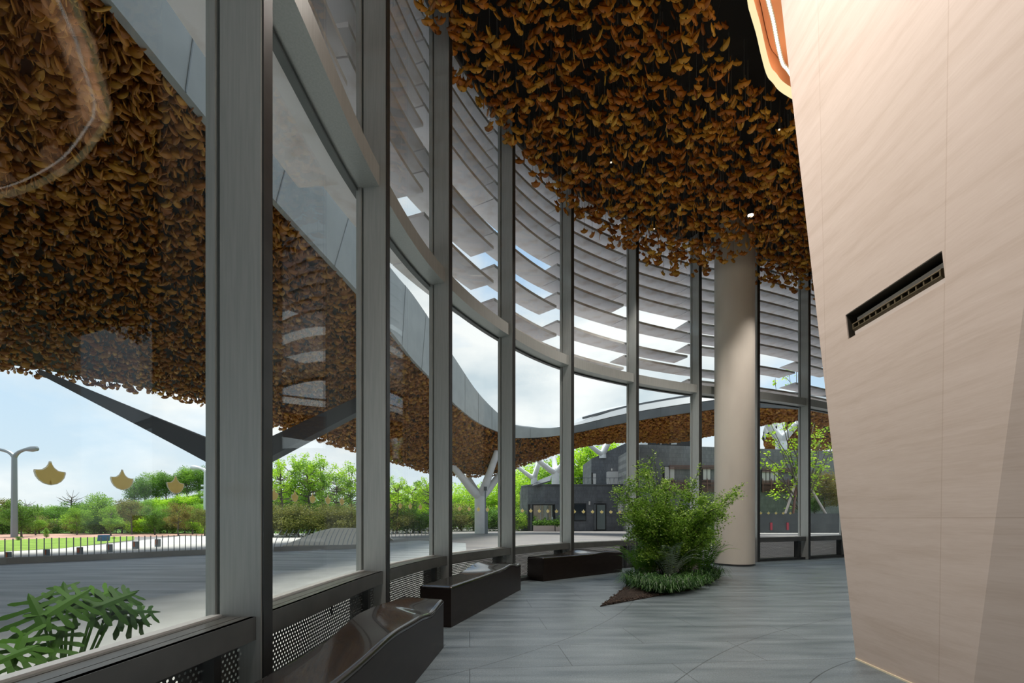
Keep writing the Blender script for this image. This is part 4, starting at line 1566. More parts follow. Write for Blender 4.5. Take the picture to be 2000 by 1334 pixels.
# green rise behind the trees on the left
m = MB(); hx = []
crest = [(-380, 1000), (-100, 995), (100, 1000), (200, 998), (240, 988), (300, 978), (350, 972), (410, 962), (480, 958), (560, 965), (640, 985), (720, 1000), (820, 1008)]
r0 = [G(x, 1026, 0) for x, y in crest]
r0 = [Vector((p.x, 62, -.05)) for p in [W(x, 1020, 62) for x, y in crest]]
r1 = [W(x, y, 88) for x, y in crest]; r2 = [Vector((p.x * 1.15, 125, -.05)) for p in r1]
mid = [a.lerp(b, .5) + Vector((0, 0, .12 * b.z)) for a, b in zip(r0, r1)]
vs = r0 + mid + r1 + r2; k = len(crest); fs = []
for a in range(3):
    for i in range(k - 1): fs.append((a * k + i, a * k + i + 1, (a + 1) * k + i + 1, (a + 1) * k + i))
m.add(vs, fs)
o = m.build('hill', 'hill', smooth=True); struct(o, 'grassy hill with trees on its top behind the left panes')

# kerb and railings -------------------------------------------------------
kb = [G(-80, 1106), G(0, 1100.5), G(150, 1094), G(300, 1086.5), G(410, 1081.5), G(470, 1079)]


def sample_line(pts, step):
    out = []
    for a, b in zip(pts[:-1], pts[1:]):
        n = max(1, int((b - a).length / step))
        for k in range(n): out.append(a.lerp(b, k / n))
    out.append(pts[-1])
    return out


def railing(pts, step, h, lean, mat, curve, label):
    e = empty('railing', pts[len(pts) // 2]); tag(e, label, 'railing')
    m = MB(); m.bar([p + Vector((0, .12, .06)) for p in pts], .26, .16); o = m.build('kerb', 'kerb', e)
    ps = sample_line(pts, step)
    for i, p in enumerate(ps):
        t = (ps[min(i + 1, len(ps) - 1)] - ps[max(i - 1, 0)]).normalized()
        base = p + Vector((0, .12, .13))
        q = [base + t * (lean * s + curve * s * s) + Vector((0, 0, h * s)) for s in (0, .33, .66, 1)]
        m = MB(); m.bar(q, .012, .024, up=(t.x, t.y, .01)); m.build('baluster', mat, e)
    return e


railing(kb, .145, .50, .0, 'rail', 0, 'grey kerb with thin upright bars along the road behind the leftmost pane')
kb2 = [G(532, 1076), G(580, 1075), G(630, 1073.5), G(693, 1071)]
railing(kb2, .17, .62, .12, 'railwhite', .12, 'white railing of leaning curved bars in front of the pale ramp, second pane')
m = MB(); ra = [W(552, 1068, 19.5), W(620, 1067, 19.7), W(720, 1066, 20)]; rb = [W(620, 1040, 24), W(650, 1033, 24.5), W(740, 1033, 24.5)]
m.sheet(ra, rb, .05); m.sheet(rb, [p + Vector((.5, 1, -p.z)) for p in rb], .05)
o = m.build('ramp', 'rampmat'); struct(o, 'pale sloping ramp behind the white railing')
kb3 = [G(765, 1050), G(845, 1049)]
e = empty('railing', kb3[0]); tag(e, 'low white post fence far across the plaza, third pane', 'railing')
for p in sample_line(kb3, .22):
    m = MB(); m.box(p + Vector((0, 0, .18)), (.03, .03, .40)); m.build('baluster', 'railwhite', e)
m = MB(); m.bar([p + Vector((0, .05, .02)) for p in kb3], .1, .08); m.build('kerb', 'railwhite', e)

for k, (x_, y_) in enumerate([(16, 1093), (91, 1088), (156, 1084), (214, 1078), (264, 1072.5), (308, 1068)]):
    p = G(x_, y_); e = empty('road_marker', p)
    tag(e, 'squat grey road marker with an orange strip beyond the kerb, %s from the left' % ORD[k + 1], 'road marker', 'road markers along the pale road')
    s_ = p.y / 15
    m = MB(); m.box(p + Vector((0, 0, .12 * s_)), (.12 * s_, .10 * s_, .24 * s_)); m.build('post', 'lamp', e)
    m = MB(); m.box(p + Vector((.0, -.055 * s_, .15 * s_)), (.05 * s_, .02 * s_, .15 * s_)); m.build('reflector', 'orange', e)


# street lamps ------------------------------------------------------------
def lamp(px, Y, fork, ends, mat, label, extra=False):
    b = W(px, 1013, Y); b.z = 0
    e = empty('street_lamp', b); tag(e, label, 'street lamp')
    f = W(px, fork, Y)
    r = Y * .0045
    m = MB(); m.tube([b, f.lerp(b, .4), f], [r * 1.3, r * 1.1, r], 10); o = m.build('pole', mat, e); smooth_by_angle(o)
    for (ex, ey) in ends:
        q = W(ex, ey, Y); ctl = Vector((f.x + (q.x - f.x) * .22, Y, q.z - .02))
        pts = [f.lerp(ctl, t) * (1 - t) + ctl.lerp(q, t) * t for t in (0, .15, .3, .45, .6, .8, 1)]
        m = MB(); m.tube(pts, [r, r * .9, r * .8, r * .75, r * .7, r * .65, r * .6], 8); o = m.build('arm', mat, e); smooth_by_angle(o)
        d = (q - pts[-2]).normalized()
        m = MB(); m.tube([q - d * .5, q, q + d * .32, q + d * .42], [r * .6, r * 1.3, r * 1.15, r * .3], 10); o = m.build('lamp_head', mat, e); smooth_by_angle(o)
    if extra:
        for yy in (949, 958, 972):
            q = W(px, yy, Y); m = MB(); m.tube([q + Vector((-.45, 0, 0)), q + Vector((.45, 0, 0))], r * .6, 6); m.build('bracket', mat, e)


lamp(28, 30, 893, [(62, 877), (-14, 877)], 'lamp', 'tall grey double-arm street lamp at the left edge of the picture')
lamp(403, 45, 922, [(381, 914), (424, 914)], 'lampwhite', 'pale street lamp with side brackets close to the nearest mullion', True)
p = G(202, 1056); m = MB(); m.prism([(p.x - .16, p.y - .2), (p.x + .16, p.y - .2), (p.x + .16, p.y + .2), (p.x - .16, p.y + .2)], -.01, .30, (.04, .0))
o = m.build('tarpaulin_bundle', 'blue'); tag(o, 'small blue tarpaulin bundle below the roadside trees', 'tarpaulin')

# ------------------------------------------------------------------ trees
def tree_variant(seed, H, rx, base, nclump, per, leaf, mat, style='round'):
    rng = random.Random(seed); rr = np.random.RandomState(seed)
    m = MB()
    cl = []
    for k in range(nclump):
        for _ in range(50):
            u, v, w = rng.uniform(-1, 1), rng.uniform(-1, 1), rng.uniform(-1, 1)
            if u * u + v * v + w * w < 1: break
        zc = base + (H - base) * (.5 + .5 * w)
        if style == 'cone': f = rx * (1.05 - (zc - base) / (H - base))
        elif style == 'airy': f = rx
        else: f = rx
        cl.append(Vector((u * f, v * f, zc)))
    tr = H * .018
    topz = base + (H - base) * .6
    m.tube([(0, 0, -.1), (rng.uniform(-.03, .03) * H, 0, base * .7), (0, rng.uniform(-.04, .04) * H, topz)], [tr * 1.5, tr, tr * .5], 7)
    for c in cl:
        z0 = max(base * .5, min(topz, c.z - .25 * (c.xy.length + .2) - .1))
        a = Vector((0, 0, z0)); mid_ = a.lerp(c, .55) + Vector((0, 0, -.03 * H))
        m.tube([a, mid_, c], [tr * .45, tr * .3, tr * .12], 4, False)
    me_t = bpy.data.meshes.new('trunk'); me_t.from_pydata(m.v, [], m.f); me_t.materials.append(MT['bark'])
    if per == 0: return me_t, None
    T = []
    cs = rx * (.42 if style != 'airy' else .24)
    for c in cl:
        q = rr.normal(0, 1, (per, 3)); q /= np.linalg.norm(q, axis=1)[:, None]; q *= (rr.rand(per) ** .45)[:, None] * cs
        q[:, 2] *= .72
        T.append(q + np.array(tuple(c)))
    T = np.concatenate(T); n = len(T)
    me_c = mass('crown', LEAF_V, LEAF_F, T, rotmats(rr.uniform(0, 6.28, n), rr.normal(.0, .7, n), rr.normal(0, .6, n)), rr.uniform(.7, 1.35, n) * leaf, np.clip(rr.normal(.5, .24, n), 0, 1))
    me_c.materials.append(MT[mat])
    return me_t, me_c


TV = {
    'dark': tree_variant(1, 4, 1.6, .9, 34, 170, .115, 'tdark'), 'dark2': tree_variant(2, 4, 1.3, 1.0, 30, 170, .11, 'tdark'),
    'mid': tree_variant(3, 4, 1.5, .9, 32, 170, .11, 'tmid'), 'mid2': tree_variant(4, 4, 1.2, .8, 28, 170, .105, 'tmid'),
    'olive': tree_variant(5, 4, 1.5, .8, 32, 160, .105, 'tolive'), 'brown': tree_variant(6, 4, 1.5, .9, 32, 160, .10, 'tbrown'),
    'bright': tree_variant(7, 4, 1.6, .3, 40, 170, .115, 'tbright'), 'airy': tree_variant(8, 5, 1.7, 1.7, 36, 80, .11, 'tbright', 'airy'),
    'airy2': tree_variant(9, 5, 1.5, 1.5, 34, 76, .11, 'tmid', 'airy'), 'bare': tree_variant(10, 4, 1.2, 1.6, 36, 0, .1, 'tdark'),
    'cone': tree_variant(11, 4, 1.3, .2, 30, 160, .115, 'tmid', 'cone'), 'bush': tree_variant(12, 2, 1.25, .15, 30, 190, .08, 'tolive'),
    'bushdark': tree_variant(13, 2, 1.25, .1, 30, 190, .08, 'tdark'), 'bushbright': tree_variant(14, 2, 1.25, .1, 30, 190, .085, 'tbright'),
}
VH = {k: (2 if k.startswith('bush') else 5 if k.startswith('airy') else 4) for k in TV}
rngP = random.Random(77)


def tree(var, px, top, Y, label, group, name='tree', wide=1.0, z0=0.0):
    h = (HOR - top) / F * Y + EYE - z0
    s_ = h / VH[var] / 1.04
    loc = Vector(((px - 1000) / F * Y, Y, z0 - .02))
    e = bpy.data.objects.new(name, None); e.location = loc; e.rotation_euler = (0, 0, rngP.uniform(0, 6.28)); e.scale = (s_ * wide, s_ * wide, s_)
    C.objects.link(e); tag(e, label, 'tree' if name == 'tree' else 'shrub', group)
    for nm_, me_ in zip(('trunk', 'crown'), TV[var]):
        if me_ is None: continue
        o = bpy.data.objects.new(nm_, me_); o.parent = e; C.objects.link(o)
    return e


desc = {'dark': 'dark green', 'dark2': 'dark green narrow', 'mid': 'mid green', 'mid2': 'mid green slim', 'olive': 'olive green', 'brown': 'rusty brown', 'bright': 'bright green',
        'airy': 'tall bright feathery', 'airy2': 'tall mid green feathery', 'bare': 'bare twiggy', 'cone': 'small cone-shaped green', 'bush': 'olive', 'bushdark': 'dark green', 'bushbright': 'bright green'}
rowA = [(6, 966, 37, 'olive'), (42, 972, 31, 'dark'), (70, 992, 34, 'mid2'), (104, 984, 40, 'dark'), (128, 978, 44, 'dark2'), (150, 990, 35, 'mid'), (176, 966, 42, 'dark'),
        (196, 962, 37, 'mid'), (217, 984, 33, 'mid2'), (238, 974, 38, 'dark'), (258, 968, 36, 'olive'), (282, 974, 41, 'mid'), (303, 984, 35, 'dark'), (326, 988, 38, 'olive'), (349, 980, 33, 'brown'), (376, 982, 36, 'mid'), (400, 988, 33, 'olive')]
for k, (x_, t_, Y_, v_) in enumerate(rowA):
    tree(v_, x_, t_, Y_, '%s roadside tree beyond the railing, %s from the left in its row' % (desc[v_], ORD[k + 1]), 'roadside trees')
und = [(4, 1008, 34), (22, 1012, 35), (55, 1014, 36), (78, 1010, 35), (112, 1012, 36), (140, 1010, 37), (165, 1012, 36), (186, 1008, 35), (206, 1014, 37), (228, 1008, 36), (248, 1012, 37), (270, 1010, 36), (292, 1012, 37), (314, 1008, 36), (338, 1012, 37), (362, 1008, 36), (386, 1010, 37), (408, 1008, 36)]
for k, (x_, t_, Y_) in enumerate(und):
    tree(['bushdark', 'bush', 'bushbright'][(k * 5 + 1) % 3] if k % 4 else 'bushdark', x_, t_ - (k * 7 % 9), Y_ + 2, 'low undergrowth shrub below the roadside trees, %s from the left' % ORD[k + 1], 'undergrowth shrubs', 'undergrowth_shrub', wide=1.3)
rowB = [(-5, 982, 54, 'dark'), (30, 985, 55, 'mid'), (62, 984, 52, 'dark'), (95, 986, 56, 'mid'), (125, 985, 54, 'dark'), (158, 984, 56, 'mid'), (190, 984, 54, 'dark'), (222, 984, 56, 'dark'), (250, 982, 52, 'mid'), (285, 984, 56, 'dark'), (318, 985, 52, 'mid'), (350, 985, 55, 'dark'), (385, 983, 52, 'mid')]
for k, (x_, t_, Y_, v_) in enumerate(rowB):
    tree(v_, x_, t_, Y_, '%s tree in the dense row behind the roadside trees, %s from the left' % (desc[v_], ORD[k + 1]), 'trees of the second row', wide=1.4)
rowC = [(262, 932, 88, 'dark'), (284, 926, 87, 'dark'), (305, 920, 90, 'mid'), (325, 917, 88, 'dark'), (345, 914, 90, 'dark'), (366, 910, 88, 'mid'), (388, 907, 90, 'dark'), (406, 908, 88, 'dark')]
for k, (x_, t_, Y_, v_) in enumerate(rowC):
    zc = EYE - (np.interp(x_, [c[0] for c in crest], [c[1] for c in crest]) - HOR) / F * 88
    tree(v_, x_, t_, Y_, '%s tree on top of the hill, %s from the left' % (desc[v_], ORD[k + 1]), 'trees on the hill', wide=1.05, z0=zc - .4)
hs = [(300, 'mid'), (325, 'bushbright'), (350, 'mid'), (375, 'bushbright'), (400, 'mid'), (255, 'bushbright'), (280, 'bushdark')]
for k, (x_, v_) in enumerate(sorted(hs)):
    t_ = np.interp(x_, [c[0] for c in crest], [c[1] for c in crest]) - 2
    zc = .45 * (EYE - (t_ - HOR) / F * 88)
    tree(v_, x_, t_ - 3, 76, '%s scrub on the front slope of the hill, %s from the left' % (desc[v_], ORD[k + 1]), 'scrub on the hill slope', 'hillside_shrub', wide=1.5, z0=zc)
tree('bare', 140, 948, 46, 'bare twiggy tree standing above the roadside trees, right of the tall lamp', None)
tree('bare', 52, 968, 47, 'small bare twiggy tree close to the tall grey street lamp', None)
tree('cone', 90, 1030, 29, 'small cone-shaped bright green tree on the grass verge', None)
tree('bushdark', 38, 1046, 26, 'low dark shrub on the grass verge at far left', None, 'verge_shrub')
tree('bushbright', 222, 1047, 28, 'low bright shrub on the pink soil right of the blue bundle', None, 'verge_shrub')
rowD = [(548, 893, 34, 'airy'), (580, 880, 36, 'airy'), (603, 876, 35, 'airy2'), (628, 886, 36, 'airy'), (655, 902, 34, 'airy2'), (684, 900, 35, 'airy'), (775, 925, 38, 'airy'), (808, 920, 40, 'airy2'), (838, 930, 38, 'airy')]
for k, (x_, t_, Y_, v_) in enumerate(rowD):
    tree(v_, x_, t_, Y_, '%s tree with thin stems across the plaza, %s from the left' % (desc[v_], ORD[k + 1]), 'feathery trees across the plaza', wide=.85)
rowE = [(540, 945, 50, 'dark'), (575, 955, 52, 'mid'), (610, 960, 50, 'dark'), (645, 968, 52, 'mid'), (680, 972, 50, 'dark'), (770, 955, 54, 'bright'), (805, 950, 55, 'bright'), (840, 950, 54, 'mid')]
for k, (x_, t_, Y_, v_) in enumerate(rowE):
    tree(v_, x_, t_, Y_, '%s tree behind the feathery trees, %s from the left' % (desc[v_], ORD[k + 1]), 'trees behind the feathery ones', wide=1.3)
rowF = [(535, 985, 31, 'bush'), (560, 988, 32, 'bush'), (585, 984, 31, 'bush'), (612, 988, 32, 'bush'), (638, 986, 31, 'bush'), (662, 990, 32, 'bush'), (688, 988, 31, 'bush'), (768, 985, 38, 'bush'), (795, 985, 40, 'bushdark'), (820, 992, 40, 'bushdark'), (846, 992, 40, 'bushdark'),
        (880, 988, 46, 'bushdark'), (902, 984, 46, 'bush'), (925, 986, 47, 'bushdark'), (950, 988, 46, 'bushdark'), (972, 986, 47, 'bushdark'), (995, 990, 47, 'bushdark'), (1012, 990, 47, 'bushbright')]
for k, (x_, t_, Y_, v_) in enumerate(rowF):
    tree(v_, x_, t_, Y_, '%s clipped shrub in the hedge across the plaza, %s from the left' % (desc[v_], ORD[k + 1]), 'hedge shrubs across the plaza', 'hedge_shrub', wide=1.15)
rowG = [(788, 965, 46, 'bright'), (815, 968, 47, 'bright'), (842, 965, 46, 'bright'), (872, 955, 56, 'bright'), (898, 945, 58, 'bright'), (925, 948, 56, 'bright'), (950, 945, 58, 'bright'), (976, 940, 57, 'bright'), (1000, 932, 60, 'bright'), (1020, 915, 64, 'bright'), (1048, 905, 66, 'bright'), (1075, 900, 65, 'mid'), (1098, 900, 66, 'bright'),
        (1128, 868, 66, 'airy'), (1145, 862, 68, 'airy'), (1166, 860, 66, 'airy'), (1188, 858, 68, 'airy'), (1215, 860, 68, 'airy')]
for k, (x_, t_, Y_, v_) in enumerate(rowG):
    tree(v_, x_, t_, Y_, 'fresh %s tree behind the white branching columns, %s from the left' % (desc[v_], ORD[k + 1]), 'fresh green trees behind the columns', wide=1.1)


# ------------------------------------------------------------------ branching columns
def tree_column(base, fork, r, tips, label, mat='white', rt_=.45, nm_='branching_column'):
    base = Vector(base); fork = Vector(fork)
    e = empty(nm_, base); tag(e, label, 'column')
    m = MB(); m.tube([base, base.lerp(fork, .5), base.lerp(fork, .85), fork], [r, r, r * 1.02, r * .95], 20); o = m.build('trunk', mat, e); smooth_by_angle(o, 50)
    for t in tips:
        t = Vector(t); d = (t - fork)
        st = fork + Vector((0, 0, -.9 * r)) - Vector((d.x, d.y, 0)).normalized() * .15 * r
        pts = [st, st.lerp(t, .25) + Vector((0, 0, -.05 * d.length)), st.lerp(t, .6) + Vector((0, 0, -.03 * d.length)), t]
        m = MB(); m.tube(pts, [r * .85, r * .74, r * .6, r * rt_ * 1.2], 16); o = m.build('branch', mat, e); smooth_by_angle(o, 50)


cy_ = F * (EYE + .03) / (1042 - HOR)
b = W(938, 1013, cy_); b.z = -.03
tree_column(b, W(938, 962, cy_), .45, [W(880, 905, cy_ - 2.0), W(897, 905, cy_ + 2.2), W(972, 880, cy_ - 1.5), W(985, 915, cy_ + 2.0)], 'white branching column standing on the plaza under the canopy')
# slim signal post beside it
q = W(948, 1013, cy_ - 1.0); q.z = -.03
e = empty('slim_post', q); tag(e, 'slim dark post in front of the white branching column on the plaza', 'post')
m = MB(); m.box(q + Vector((0, 0, 1.75)), (.10, .10, 3.5)); m.build('mast', 'lamp', e)
m = MB(); m.box(q + Vector((0, 0, 3.5)), (.24, .2, .30)); m.build('head_box', 'beam', e)
m = MB(); m.box(q + Vector((.09, 0, .85)), (.2, .16, 1.7)); m.build('base_panel', 'lamp', e)
Yc = 47
tree_column(W(1043, 946, Yc), W(1043, 928, Yc), .31, [W(1006, 908, Yc - 1), W(1058, 890, Yc - 1.5), W(1052, 895, Yc + 1)], 'grey-white branching column rising from the left end of the brick terrace')
tree_column(W(1085, 946, Yc - 1), W(1085, 916, Yc - 1), .38, [W(1036, 886, Yc - 3), W(1080, 876, Yc), W(1112, 890, Yc - 2)], 'white branching column on the terrace left of the sloping brick wall')
tree_column(W(1177, 895, 50), W(1177, 880, 50), .36, [W(1143, 862, 48), W(1198, 848, 48), W(1185, 855, 51)], 'white branching column behind the sloping top of the brick wall')
tree_column(W(1256, 870, 43), W(1258, 850, 43), .38, [W(1288, 824, 41), W(1238, 828, 42)], 'white branching column at the left corner of the upper terrace')
tree_column(W(1526, 884, 46), W(1526, 850, 46), .50, [W(1484, 806, 44), W(1527, 800, 46), W(1558, 826, 44)], 'branching column behind the young tree at the right')
# large dark branching column outside, its trunk behind the nearest mullion
Yv = 17.5
vx = W(470, 906, Yv)
e = empty('branching_strut', (vx.x, vx.y, 0)); tag(e, 'dark grey V-shaped branching strut carrying the canopy behind the nearest mullion', 'strut')
m = MB(); m.tube([(vx.x, vx.y, -.03), (vx.x, vx.y, vx.z)], [.42, .46], 20); o = m.build('trunk', 'beam', e); smooth_by_angle(o, 50)
for (a, b_, wa, wb) in ((W(465, 905, Yv), W(80, 727, Yv - 1.2), .95, .16), (W(475, 905, Yv), W(735, 776, Yv + 4.0), .95, .75)):
    m = MB()
    vs, fs = [], []
    for k in range(9):
        t = k / 8; p = a.lerp(b_, t); w = wa + (wb - wa) * t ** .8
        d = (b_ - a).normalized(); sd = Vector((0, 1, 0)); upv = Vector((-d.z, 0, d.x)); upv = upv if upv.z > 0 else -upv
        for c_ in ((-.5, -.35), (.5, -.35), (.5, .35), (-.5, .35)):
            vs.append(p + upv * c_[0] * w + sd * c_[1] * w)
    for k in range(8):
        for q_ in range(4): fs.append((4 * k + q_, 4 * k + (q_ + 1) % 4, 4 * k + 4 + (q_ + 1) % 4, 4 * k + 4 + q_))
    fs += [(3, 2, 1, 0), (32, 33, 34, 35)]
    m.add(vs, fs); o = m.build('branch', 'beam', e)

# ------------------------------------------------------------------ brick buildings
def fb(m, x0, x1, y0, y1, Y, dep, Yr=None):
    """box whose front covers the pixel rectangle at depth Y"""
    a = W(x0, y0, Y); b = W(x1, y1, Y if Yr is None else Yr)
    if Yr is None:
        m.box(((a.x + b.x) / 2, Y + dep / 2, (a.z + b.z) / 2), (abs(b.x - a.x), dep, abs(a.z - b.z)))
    return m


def part_box(nm_, mat, parent, x0, x1, y0, y1, Y, dep):
    m = MB(); fb(m, x0, x1, y0, y1, Y, dep); return m.build(nm_, mat, parent)


YA = 46.0
A0 = W(1019, 948, YA)
e = empty('brick_building', (A0.x + 3, YA, 0)); tag(e, 'low dark grey brick building with a glass door across the plaza', 'building')
zt = A0.z; xl = A0.x; xr = W(1262, 0, YA).x
m = MB(); m.prism([(xl, YA + 2.2), (xl + .6, YA + .8), (xl + 2.2, YA), (xr, YA), (xr, YA + 14), (xl, YA + 14)], -.03, zt); m.build('wall', 'brick', e)
m = MB(); m.prism([(xl - .05, YA + 2.2), (xl + .55, YA + .75), (xl + 2.2, YA - .06), (xr, YA - .06), (xr, YA + .2), (xl + 2.3, YA + .2), (xl + .7, YA + .95), (xl + .1, YA + 2.3)], zt, zt + .12); m.build('parapet_cap', 'beam', e)
Y1 = YA - .03
f1 = part_box('shopfront', 'bdark', e, 1031, 1084, 984, 1036, Y1, .1)
part_box('pane', 'bglass', f1, 1042, 1080, 987, 1034, Y1 - .06, .04)
part_box('frame_post', 'beam', f1, 1036, 1039, 984, 1036, Y1 - .12, .1)
part_box('frame_head', 'beam', f1, 1030, 1084, 982, 985, Y1 - .12, .1)
part_box('shop_sign', 'beam', e, 1084.5, 1095, 985, 1017, Y1 - .3, .2)
f2 = part_box('window', 'bdark', e, 1121, 1145, 983, 1018, Y1, .08)
part_box('pane', 'bpane2', f2, 1122, 1143.5, 985, 1016, Y1 - .05, .04)
f3 = part_box('door', 'bdark', e, 1160, 1184, 983, 1036, Y1, .08)
part_box('pane', 'bpane', f3, 1166, 1182, 986, 1034, Y1 - .05, .04)
part_box('door_leaf', 'beam', f3, 1161, 1164, 985, 1035, Y1 - .3, .3)
part_box('wall_lamp', 'bwhite', e, 1150, 1153, 979, 986, Y1 - .12, .1)
part_box('vent_grille', 'beam', e, 1167, 1177, 973, 979, Y1 - .06, .1)
part_box('white_panel', 'bwhite', e, 1207, 1228, 984, 999, Y1 - .05, .1)
m = MB(); aw = [W(1040, 951, YA - .2), W(1075, 941, YA + .3)]; ab = [W(1048, 942, YA + 1.6), W(1078, 930, YA + 2.0)]
m.sheet(aw, ab, .12); m.build('roof_flap', 'beam', e)
for (x0, x1) in ((1042, 1083), (1085, 1097)):
    p0 = W(x0, 1026, YA - 1.2); p1 = W(x1, 1026, YA - 1.2)
    t_ = empty('stone_planter', ((p0.x + p1.x) / 2, YA - 1.2, -.03))
    tag(t_, 'pale pink stone planter with greenery below the %s of the brick building' % ('shopfront glass' if x0 == 1042 else 'dark sign board'), 'planter')
    m = MB(); m.box(((p0.x + p1.x) / 2, YA - 1.0, .24), (p1.x - p0.x, .6, .54)); m.build('trough', 'pinkstone', t_)
    rr = np.random.RandomState(int(x0)); n = 420
    T = np.stack([rr.uniform(p0.x, p1.x, n), YA - 1.0 + rr.normal(0, .22, n), .55 + np.abs(rr.normal(0, .22, n))], 1) - np.array([(p0.x + p1.x) / 2, YA - 1.2, -.03])
    me = mass('greenery', LEAF_V, LEAF_F, T, rotmats(rr.uniform(0, 6.28, n), rr.normal(.3, .5, n), rr.normal(0, .5, n)), rr.uniform(.12, .25, n), rr.rand(n))
    link_mesh('greenery', me, 'tdark', t_)
# terrace fence on the low building
e2 = empty('terrace_fence', W(1150, 945, YA + .6)); tag(e2, 'thin dark mesh fence along the roof terrace of the low brick building', 'fence')
a = W(1092, 946, YA + .5); b = W(1214, 946, YA + .5)
m = MB(); m.bar([a + Vector((0, 0, .62)), b + Vector((0, 0, .62))], .03, .04); m.build('top_rail', 'beam', e2)
for k in range(30):
    p = a.lerp(b, k / 29); m = MB(); m.bar([p, p + Vector((.10 if k % 2 else -.10, 0, .62))], .018, .018, up=(0, 1, 0)); m.build('bar', 'beam', e2)
# upper sloping volume
YB = 50.0
e = empty('sloping_brick_wall', W(1200, 945, YB)); tag(e, 'dark brick upper storey with a slanting top behind the roof terrace', 'building')
pts = [W(1155, 947, YB), W(1262, 947, YB), W(1262, 850, YB), W(1226, 864, YB), W(1190, 880, YB), W(1155, 896, YB)]
m = MB(); nn_ = len(pts); vs = pts + [p + Vector((0, 6, 0)) for p in pts]
m.add(vs, [tuple(range(nn_)), tuple(reversed(range(nn_, 2 * nn_)))] + [(i, nn_ + i, nn_ + (i + 1) % nn_, (i + 1) % nn_) for i in range(nn_)]); m.build('wall', 'brick', e)
part_box('pale_box', 'bwhite', e, 1187, 1211, 921, 946, YB - .8, .8)
part_box('box_edge', 'white', e, 1211, 1213.5, 917, 946, YB - .9, .9)
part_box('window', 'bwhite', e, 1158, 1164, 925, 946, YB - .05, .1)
part_box('window_frame', 'bdark', e, 1155, 1158, 923, 946, YB - .1, .1)
part_box('wall_lamp', 'bwhite', e, 1194, 1196, 915, 919, YB - .15, .1)
# right-hand block
C0 = W(1249, 868, 40.0); C1 = W(1700, 884, 45.0)
e = empty('grey_brick_block', ((C0.x + C1.x) / 2, 41, 0)); tag(e, 'long grey brick building with a window band behind the cream column', 'building')


def onC(px, py, d=0.0):
    """point on the block's slanting front"""
    dx, dy = C1.x - C0.x, C1.y - C0.y
    a = (px - 1000) / F
    # C0.x + s dx = a (C0.y + s dy)
    s = (a * C0.y - C0.x) / (dx - a * dy)
    y = C0.y + s * dy
    nrm = Vector((dy, -dx, 0)).normalized()
    return W(px, py, y) + nrm * d


def cbox(nm_, mat, parent, x0, x1, y0, y1, d, th):
    m = MB()
    vs = []
    for dd in (d, d + th):
        vs += [onC(x0, y1, dd), onC(x1, y1, dd), onC(x1, y0, dd), onC(x0, y0, dd)]
    m.add(vs, [(0, 1, 2, 3), (7, 6, 5, 4), (0, 4, 5, 1), (1, 5, 6, 2), (2, 6, 7, 3), (3, 7, 4, 0)])
    return m.build(nm_, mat, parent)


m = MB(); zt = C0.z
m.prism([(C0.x, C0.y), (C1.x, C1.y), (C1.x, C1.y + 8), (C0.x, C0.y + 8)], -.03, zt); m.build('wall', 'brickpale', e)
k = 0
for (x0, x1, y0, y1) in ((1297, 1316, 912, 937), (1372, 1386, 915, 937), (1487, 1501, 919, 944), (1503, 1518, 919, 944), (1548, 1560, 918, 940)):
    f = cbox('window', 'bdark', e, x0 - 1.5, x1 + 1.5, y0 - 1, y1 + 16, .02, .06)
    cbox('pane', 'bwhite', f, x0, x1, y0, y1, .08, .03)  # opaque white colour paints in the sky reflected by the panes
    cbox('mullion', 'bdark', f, (x0 + x1) / 2 - .4, (x0 + x1) / 2 + .4, y0, y1, .11, .03)
for (x0, x1) in ((1290, 1400), (1486, 1568)):
    for q in range(9):
        yy = 939 + q * 2.6
        cbox('sun_louvre', 'copper', e, x0, x1, yy, yy + 1.0, .12, .12)
    for q in range(4):
        yy = 909 + q * 2.2 + (0 if x0 < 1400 else 6)
        cbox('upper_louvre', 'copper', e, x0 + (15 if x0 < 1400 else 0), x1, yy, yy + .9, .12, .1)
    for q in range(6):
        xx = x0 + (x1 - x0) * q / 5
        cbox('upright', 'copper', e, xx - .5, xx + .5, 935, 963, .22, .06)
# dark recessed storey on the block
Yd = 46.0
e = empty('roof_pavilion', W(1305, 868, Yd)); tag(e, 'dark recessed pavilion under the canopy on top of the grey block', 'building')
part_box('wall', 'bdark', e, 1264, 1352, 815, 872, Yd, 6)
part_box('mesh_screen', 'rail', e, 1311, 1322, 857, 868, Yd - .4, .05)
part_box('rail_post', 'rail', e, 1290, 1292, 855, 868, Yd - .4, .05)
part_box('handrail', 'rail', e, 1290, 1352, 857, 858, Yd - .45, .05)
# far canopy lobe at the right
e = empty('far_canopy', W(1560, 850, 52)); tag(e, 'far rounded canopy lobe with brown leaves behind the branching column at right', 'canopy')
lp = [(1494, 858), (1497, 846), (1508, 836), (1530, 822), (1560, 812), (1620, 806), (1700, 800)]
lq = [(1498, 866), (1508, 871), (1530, 874), (1560, 874), (1600, 872), (1640, 868), (1700, 866)]
ta = [W(x_, y_, 50) for x_, y_ in lp]; tb = [W(x_, y_, 58) for x_, y_ in lq]
m = MB(); m.sheet(ta, tb, .3); o = m.build('soffit', 'black', e)
m = MB(); m.sheet([p + Vector((0, -.1, -.1)) for p in ta], [p + Vector((0, .3, .75)) for p in ta], .1); o = m.build('rim', 'fascia', e)
rr = np.random.RandomState(4); n = 3000
si_ = rr.rand(n) * (len(lp) - 1.001); ti = rr.rand(n)
T = []
for s_, t_ in zip(si_, ti):
    i = int(s_); f = s_ - i
    p = (ta[i].lerp(ta[i + 1], f)).lerp(tb[i].lerp(tb[i + 1], f), t_); T.append((p.x, p.y, p.z - .35 - rr.rand() * .3))
T = np.array(T) - np.array(tuple(W(1560, 850, 52)))
